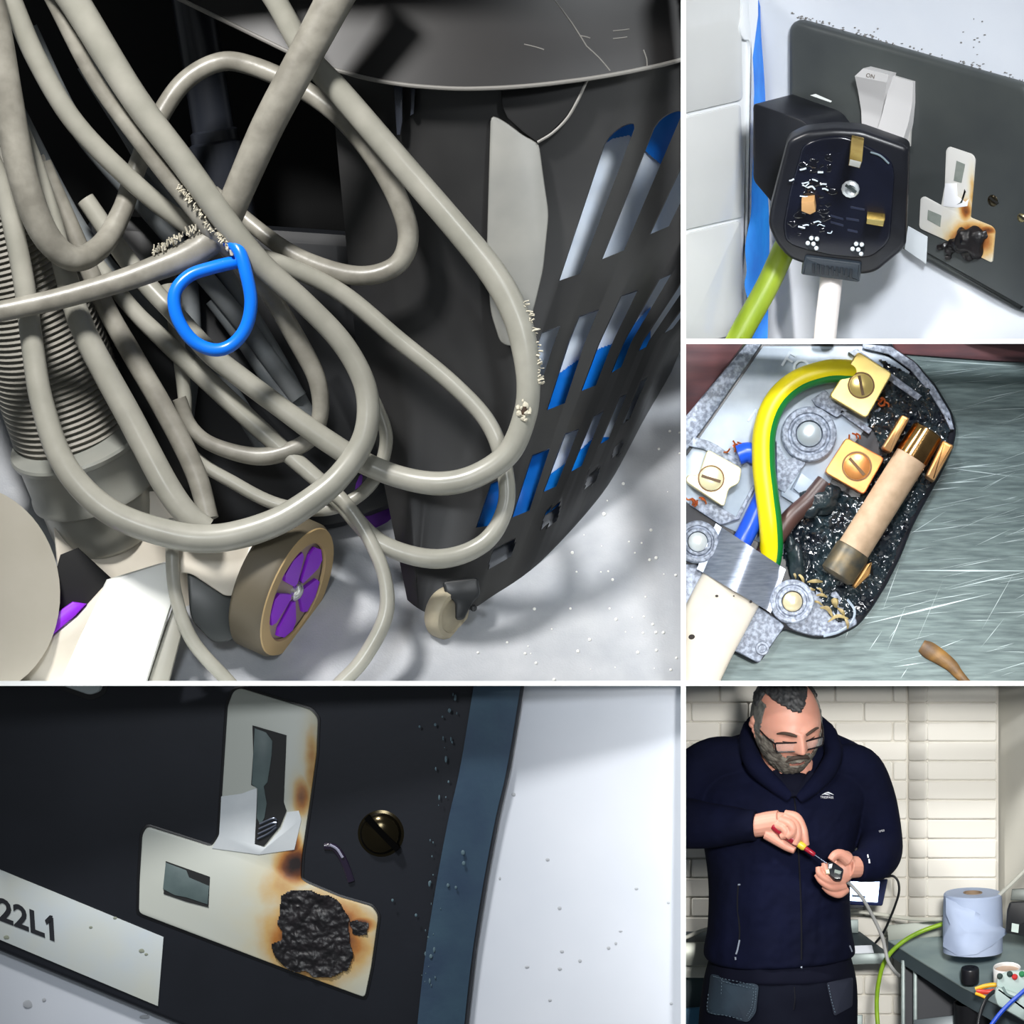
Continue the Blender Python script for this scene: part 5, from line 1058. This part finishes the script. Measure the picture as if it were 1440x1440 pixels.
for sx, oy in ((-1, -8), (1, -8)):
    cx_ = sx * 20.5; rect = rnd([(cx_ - 16, oy + 7), (cx_ + 16, oy + 7), (cx_ + 14, oy - 7), (cx_ - 14, oy - 7)], 4, 3)
    zz = lambda x: 62 - .006 * x * x
    link('rim', MB().tube([HL(x, y, zz(x)) for x, y in rect], 1.15, seg=8, n=2, closed=True), M_gf, gl_)
    mb = MB(); c = [HL(x, y, zz(x)) for x, y in inset(rect, .5)]; n = len(c); mb.add(c + [(p[0], p[1], p[2] + .5) for p in c], [list(range(n)), list(range(n, 2 * n))[::-1]] + [[i, (i + 1) % n, n + (i + 1) % n, n + i] for i in range(n)])
    lm = mat('clear_lens', (250, 250, 250), 0.05, alpha=0.06)
    link('lens', mb, lm, gl_)
    link('temple', MB().tube([HL(sx * 36, oy + 5, 53), HL(sx * 43, oy + 8, 30), HL(sx * 47.5, oy + 13, 2)], 1.2, seg=8), M_gf, gl_)
link('bridge', MB().tube([HL(-5.5, -6, 62), HL(0, -4, 64), HL(5.5, -6, 62)], 1.1, seg=8), M_gf, gl_)
# jacket
jk = MB(); rings = [(1030, 1110, 62, 24, 200, 0), (1046, 1102, 104, 30, 200, 0), (1062, 1100, 122, 36, 198, 0), (1085, 1100, 128, 46, 195, 0), (1104, 1099, 126, 56, 190, 0), (1128, 1099, 121, 66, 186, 0), (1180, 1097, 109, 72, 186, 0), (1240, 1096, 100, 76, 188, 2), (1300, 1096, 101, 80, 190, 8), (1330, 1096, 106, 82, 190, 14), (1342, 1096, 106, 82, 190, 18), (1346, 1096, 100, 76, 190, 18)]
rg = cr(rings, 6); sg_ = 72; v = []
for y, cx_, hw, hd, d, sag in rg:
    for k in range(sg_):
        a = 2 * math.pi * k / sg_; ca, sa = math.cos(a), math.sin(a)
        x = cx_ + hw * math.copysign(abs(ca) ** .85, ca); dd = d - hd * math.copysign(abs(sa) ** .85, sa)
        w = 2.2 * noise.noise(Vector((x * .035, y * .02, 2))) + 1.2 * noise.noise(Vector((x * .09, y * .05, 7)))
        v.append((x, y + sag * max(0, sa) * (1 - .3 * ca), dd + w * 2))
n_ = len(rg); jk.add(v, [[i * sg_ + k, i * sg_ + (k + 1) % sg_, (i + 1) * sg_ + (k + 1) % sg_, (i + 1) * sg_ + k] for i in range(n_ - 1) for k in range(sg_)] + [list(range(sg_))[::-1], [(n_ - 1) * sg_ + k for k in range(sg_)]])
jk.tube([(1040, 1070, 184, 34), (1000, 1074, 180, 36), (962, 1108, 174, 39), (944, 1150, 152, 37), (984, 1160, 126, 34), (1032, 1161, 110, 27), (1050, 1161, 105, 23), (1063, 1161, 102, 22)], seg=28)
jk.tube([(1170, 1080, 186, 32), (1206, 1082, 186, 34), (1226, 1120, 190, 33), (1238, 1168, 184, 30), (1237, 1198, 164, 32), (1229, 1212, 134, 28), (1214, 1217, 117, 24), (1205, 1219, 110, 22)], seg=28)
jk.tube([(1057, 1020, 188, 12), (1051, 1046, 160, 13), (1062, 1076, 134, 14), (1084, 1099, 122, 12), (1112, 1122, 120, 9)], seg=16); jk.tube([(1164, 1030, 186, 13), (1172, 1058, 158, 13), (1164, 1082, 136, 14), (1146, 1104, 122, 12), (1122, 1124, 120, 9)], seg=16)
jk.tube([(1057, 1020, 188, 12), (1080, 1008, 210, 13), (1110, 1004, 218, 13), (1140, 1012, 210, 13), (1164, 1030, 186, 13)], seg=16); jk.ball((1192, 1062, 180), (18, 15, 16), 12)
jf = fused(jk, 2.0, 5, .5)
def fold(p):
    x, y, d = p; return (x, y, d + 2.2 * noise.noise(Vector((x * .03 + y * .015, y * .045, 1))) + 1.0 * noise.noise(Vector((x * .1, y * .1, 5))))
jf.v = [fold(p) for p in jf.v]
jacket = link('jacket', jf, M_nav, man, auto=80)
jb = BVHTree.FromPolygons([Vector(p) for p in jf.v], jf.f)
def fd(x, y, off=0, bv=None):
    h = (bv or jb).ray_cast(Vector((x, y, -50)), Vector((0, 0, 1)))[0]; return (x, y, (h.z if h else 130) - off)
M_zip = mat('zip_dark', (8, 9, 18), 0.4); M_pull = mat('zip_pull', (186, 196, 214), 0.3, metal=0.6)
link('zip', MB().tube([fd(x, y, .2) for x, y in ((1117, 1122), (1120, 1150), (1123, 1200), (1126, 1260), (1127, 1310), (1127, 1350))], 1.2, seg=6, n=6), M_zip, jacket)
link('pocket_zip', MB().tube([fd(x, y, .2) for x, y in ((1038, 1245), (1037, 1275), (1040, 1305), (1039, 1330))], 1.2, seg=6, n=5), M_zip, jacket)
for pts in (((1040, 1322), (1037, 1336), (1035, 1342)), ((1034, 1346), (1034.5, 1350)), ((1127, 1360), (1128, 1366)), ((1195, 1330), (1198, 1338)), ((1038, 1244), (1041, 1244))):
    link('zip_pull', MB().tube([fd(x, y, 1.5) for x, y in pts], 1.3, seg=6, smooth=False), M_pull, jacket)
M_log = mat('logo_white', (214, 216, 222), 0.5)
def decal(polys, name):
    mb = MB()
    for q in polys:
        n = len(q); mb.add([fd(x, y, 1.6) for x, y in q] + [fd(x, y, .2) for x, y in q], [list(range(n)), list(range(n, 2 * n))[::-1]] + [[i, (i + 1) % n, n + (i + 1) % n, n + i] for i in range(n)])
    return tag(link(name, mb, M_log, jacket, smooth=False), None, kind='stuff')
decal(([(1155, 1118), (1160, 1115), (1164, 1116.5), (1168, 1118.5), (1163, 1117.6), (1159, 1117)], [(1160, 1114.6), (1165, 1113.6), (1169, 1115.4), (1173, 1118), (1167, 1116.2)]), 'emblem')
def wrap_text(body_, o_, ex, ey, size, name):
    tm = text(body_, (o_, ex, ey), size, None, 1, 1); k = len(tm.v) // 2
    tm.v = [fd(x, y, 1.6) for x, y, d in tm.v[:k]] + [fd(x, y, .2) for x, y, d in tm.v[k:]]
    link(name, tm, M_log, jacket, smooth=False)
wrap_text('TRESPASS', (1153.5, 1122.4), (.997, .03), (0, -1), 4.4, 'lettering')
wrap_text('TP50', (1236, 1171), (.95, -.25), (-.2, -.97), 4.0, 'lettering')
decal(([(1219, 1202), (1221, 1201), (1222, 1206), (1220, 1206.5)], [(1221, 1208), (1223, 1207.5), (1224, 1214), (1221.5, 1214)]), 'cuff_mark')
# trousers, shirt, pockets
M_tr = mat('black_work_trousers', (11, 13, 25), 0.9, c2=(15, 18, 30), scale=8, bump=0.15, bscale=60, spec=0.1)
def loft(rg, exp=.85):
    mb = MB(); v = []
    for y, cx_, hw, hd, d, sag in rg:
        for k in range(sg_):
            a = 2 * math.pi * k / sg_; ca, sa = math.cos(a), math.sin(a); x = cx_ + hw * math.copysign(abs(ca) ** exp, ca); v.append((x, y + sag * max(0, sa), d - hd * math.copysign(abs(sa) ** exp, sa) + 3 * noise.noise(Vector((x * .04, y * .03, 4)))))
    n_ = len(rg); return mb.add(v, [[i * sg_ + k, i * sg_ + (k + 1) % sg_, (i + 1) * sg_ + (k + 1) % sg_, (i + 1) * sg_ + k] for i in range(n_ - 1) for k in range(sg_)] + [list(range(sg_))[::-1], [(n_ - 1) * sg_ + k for k in range(sg_)]])
tr = loft(cr([(1340, 1097, 98, 70, 190, 6), (1370, 1097, 106, 74, 190, 6), (1400, 1096, 110, 78, 190, 4), (1440, 1094, 112, 80, 190, 2), (1520, 1092, 114, 82, 190, 0)], 5))
trousers = link('trousers', tr, M_tr, man, auto=80); tb = BVHTree.FromPolygons([Vector(p) for p in tr.v], tr.f)
link('shirt', loft(cr([(1325, 1097, 96, 72, 190, 10), (1352, 1097, 101, 77, 190, 16), (1366, 1097, 102, 78, 190, 17), (1370, 1097, 98, 72, 190, 17)], 4)), mat('dark_shirt', (14, 16, 30), 0.9, spec=0.1), man)
link('shirt_collar', fused(MB().ball((1114, 1108, 154), (34, 26, 38), 16).tube([(1088, 1086, 134, 7), (1102, 1104, 122, 6), (1116, 1120, 117, 5)], seg=12).tube([(1142, 1088, 134, 7), (1130, 1106, 122, 6), (1118, 1120, 117, 5)], seg=12), 1.8, 3), mat('dark_shirt', (14, 16, 30), 0.9, spec=0.1), man)
def patch(poly, off, m, name, par, bv, th=1.6):
    c = Vector((sum(p[0] for p in poly) / len(poly), sum(p[1] for p in poly) / len(poly))); n = len(poly); rr = [.01, .2, .4, .6, .8, 1]; mb = MB()
    pts = [fd(*(c + (Vector(p) - c) * t), off, bv) for t in rr for p in poly]; N = len(pts)
    fs = [[j * n + k, j * n + (k + 1) % n, (j + 1) * n + (k + 1) % n, (j + 1) * n + k] for j in range(5) for k in range(n)] + [list(range(n))[::-1]]
    mb.add(pts + [(x, y, d + off + 1) for x, y, d in pts], fs + [[N + i for i in f[::-1]] for f in fs] + [[5 * n + k, 5 * n + (k + 1) % n, N + 5 * n + (k + 1) % n, N + 5 * n + k] for k in range(n)]); return link(name, mb, m, par, auto=60)
M_pk = mat('worn_denim_pocket', (38, 56, 70), 0.8, c2=(28, 40, 54), scale=7, bump=0.2, bscale=50); M_sti = mat('stitching', (92, 110, 124), 0.7)
pk1 = cr([(999, 1369), (1030, 1376), (1067, 1385), (1066, 1405), (1063, 1424), (1052, 1438), (1020, 1432), (993, 1424), (994, 1396)], 3, True)
pk2 = cr([(1163, 1382), (1182, 1378), (1200, 1374), (1200, 1400), (1199, 1415), (1186, 1424), (1173, 1430), (1168, 1414)], 3, True)
p1 = patch(rnd([(999, 1369), (1067, 1385), (1063, 1424), (1052, 1438), (993, 1424)], 5), 4, M_pk, 'pocket', trousers, tb); p1['label'] = 'worn teal grey pocket flap'
p2 = patch(rnd([(1162, 1382), (1200, 1374), (1199, 1415), (1173, 1429)], 4), 4, mat('dark_pocket', (20, 26, 44), 0.8), 'pocket', trousers, tb)
def stitches(pts, par):
    mb = MB(); P = cr(pts, 10)
    for a, b in zip(P[::2], P[1::2]): mb.tube([fd(*a, 5.6, tb), fd(*b, 5.6, tb)], .55, seg=4, smooth=False)
    tag(link('stitching', mb, M_sti, par), None, kind='stuff')
stitches([(1003, 1373), (1015, 1376), (1040, 1381), (1063, 1387)], p1); stitches([(1016, 1380), (1040, 1386), (1062, 1391)], p1); stitches([(1063, 1390), (1062, 1408), (1059, 1422), (1051, 1434)], p1); stitches([(1060, 1394), (1057, 1416), (1049, 1430)], p1); stitches([(996, 1398), (996, 1422), (1020, 1428), (1046, 1434)], p1); stitches([(1015, 1377), (1014, 1400)], p1)
stitches([(1165, 1385), (1169, 1405), (1175, 1426)], p2)
link('fly_seam', MB().tube([fd(x, y, .3, tb) for x, y in ((1117, 1388), (1118, 1405), (1116, 1420))], .8, seg=6), M_zip, trousers)
# what he holds
sd = thing('screwdriver', (1128, 1190, 78), 'red and yellow screwdriver gripped in the hand of the person', 'screwdriver')
a0, a1 = Vector((1086, 1160, 84)), Vector((1161, 1213, 74)); sv = (a1 - a0); Ls = sv.length; sv.normalize()
link('handle', MB().lathe(a0, sv, [(3, 0), (6, 2), (7, 10), (6.2, 22), (6.6, 36), (5.6, 46)], 20), mat('driver_red', (150, 24, 44), 0.3), sd)
link('collar', MB().lathe(a0, sv, [(4, 45), (5.4, 46), (5.6, 54), (4, 57)], 20), mat('driver_yellow', (214, 190, 60), 0.35), sd)
link('sleeve', MB().lathe(a0, sv, [(3, 56), (3.6, 57), (3.4, 72), (2, 74)], 16), mat('driver_red', (150, 24, 44), 0.3), sd)
link('shaft', MB().lathe(a0, sv, [(1.2, 72), (1.2, Ls - 2), (.7, Ls + 2)], 12), mat('driver_steel', (110, 120, 140), 0.25, metal=0.9), sd)
hp = thing('plug', (1174, 1236, 80), 'small opened black plug lying in the cupped hand of the person', 'plug')
HP = Plane(80, 1172, 1224, .1, -.4)
link('base', MB().prism(rnd([(1164, 1212), (1172, 1211), (1187, 1222), (1184, 1236), (1174, 1236), (1162, 1226)], 3), 4, -6, 2, 0, HP), mat('held_plug_black', (24, 28, 36), 0.3), hp)
for q, c, nm in (([(1166, 1215), (1171, 1214), (1170, 1220), (1165, 1221)], (214, 220, 226), 'terminal'), ([(1161, 1223), (1166, 1222), (1167, 1228), (1162, 1228)], (236, 226, 190), 'terminal'), ([(1174, 1222), (1184, 1225), (1182, 1229), (1173, 1227)], (130, 140, 136), 'fuse')):
    link(nm, MB().prism(q, 7, 3, 1, 0, HP), mat('held_%s_%d' % (nm, c[2]), c, 0.3), hp)
link('flex', MB().tube([(1180, 1232, 86), (1190, 1240, 112), (1196, 1244, 128), (1212, 1262, 150), (1228, 1290, 190), (1240, 1316, 220), (1245, 1336, 236), (1249, 1352, 244), (1258, 1366, 262), (1264, 1372, 292)], 2.6, seg=10), mat('cable_grey_white', (188, 188, 186), 0.45), hp)
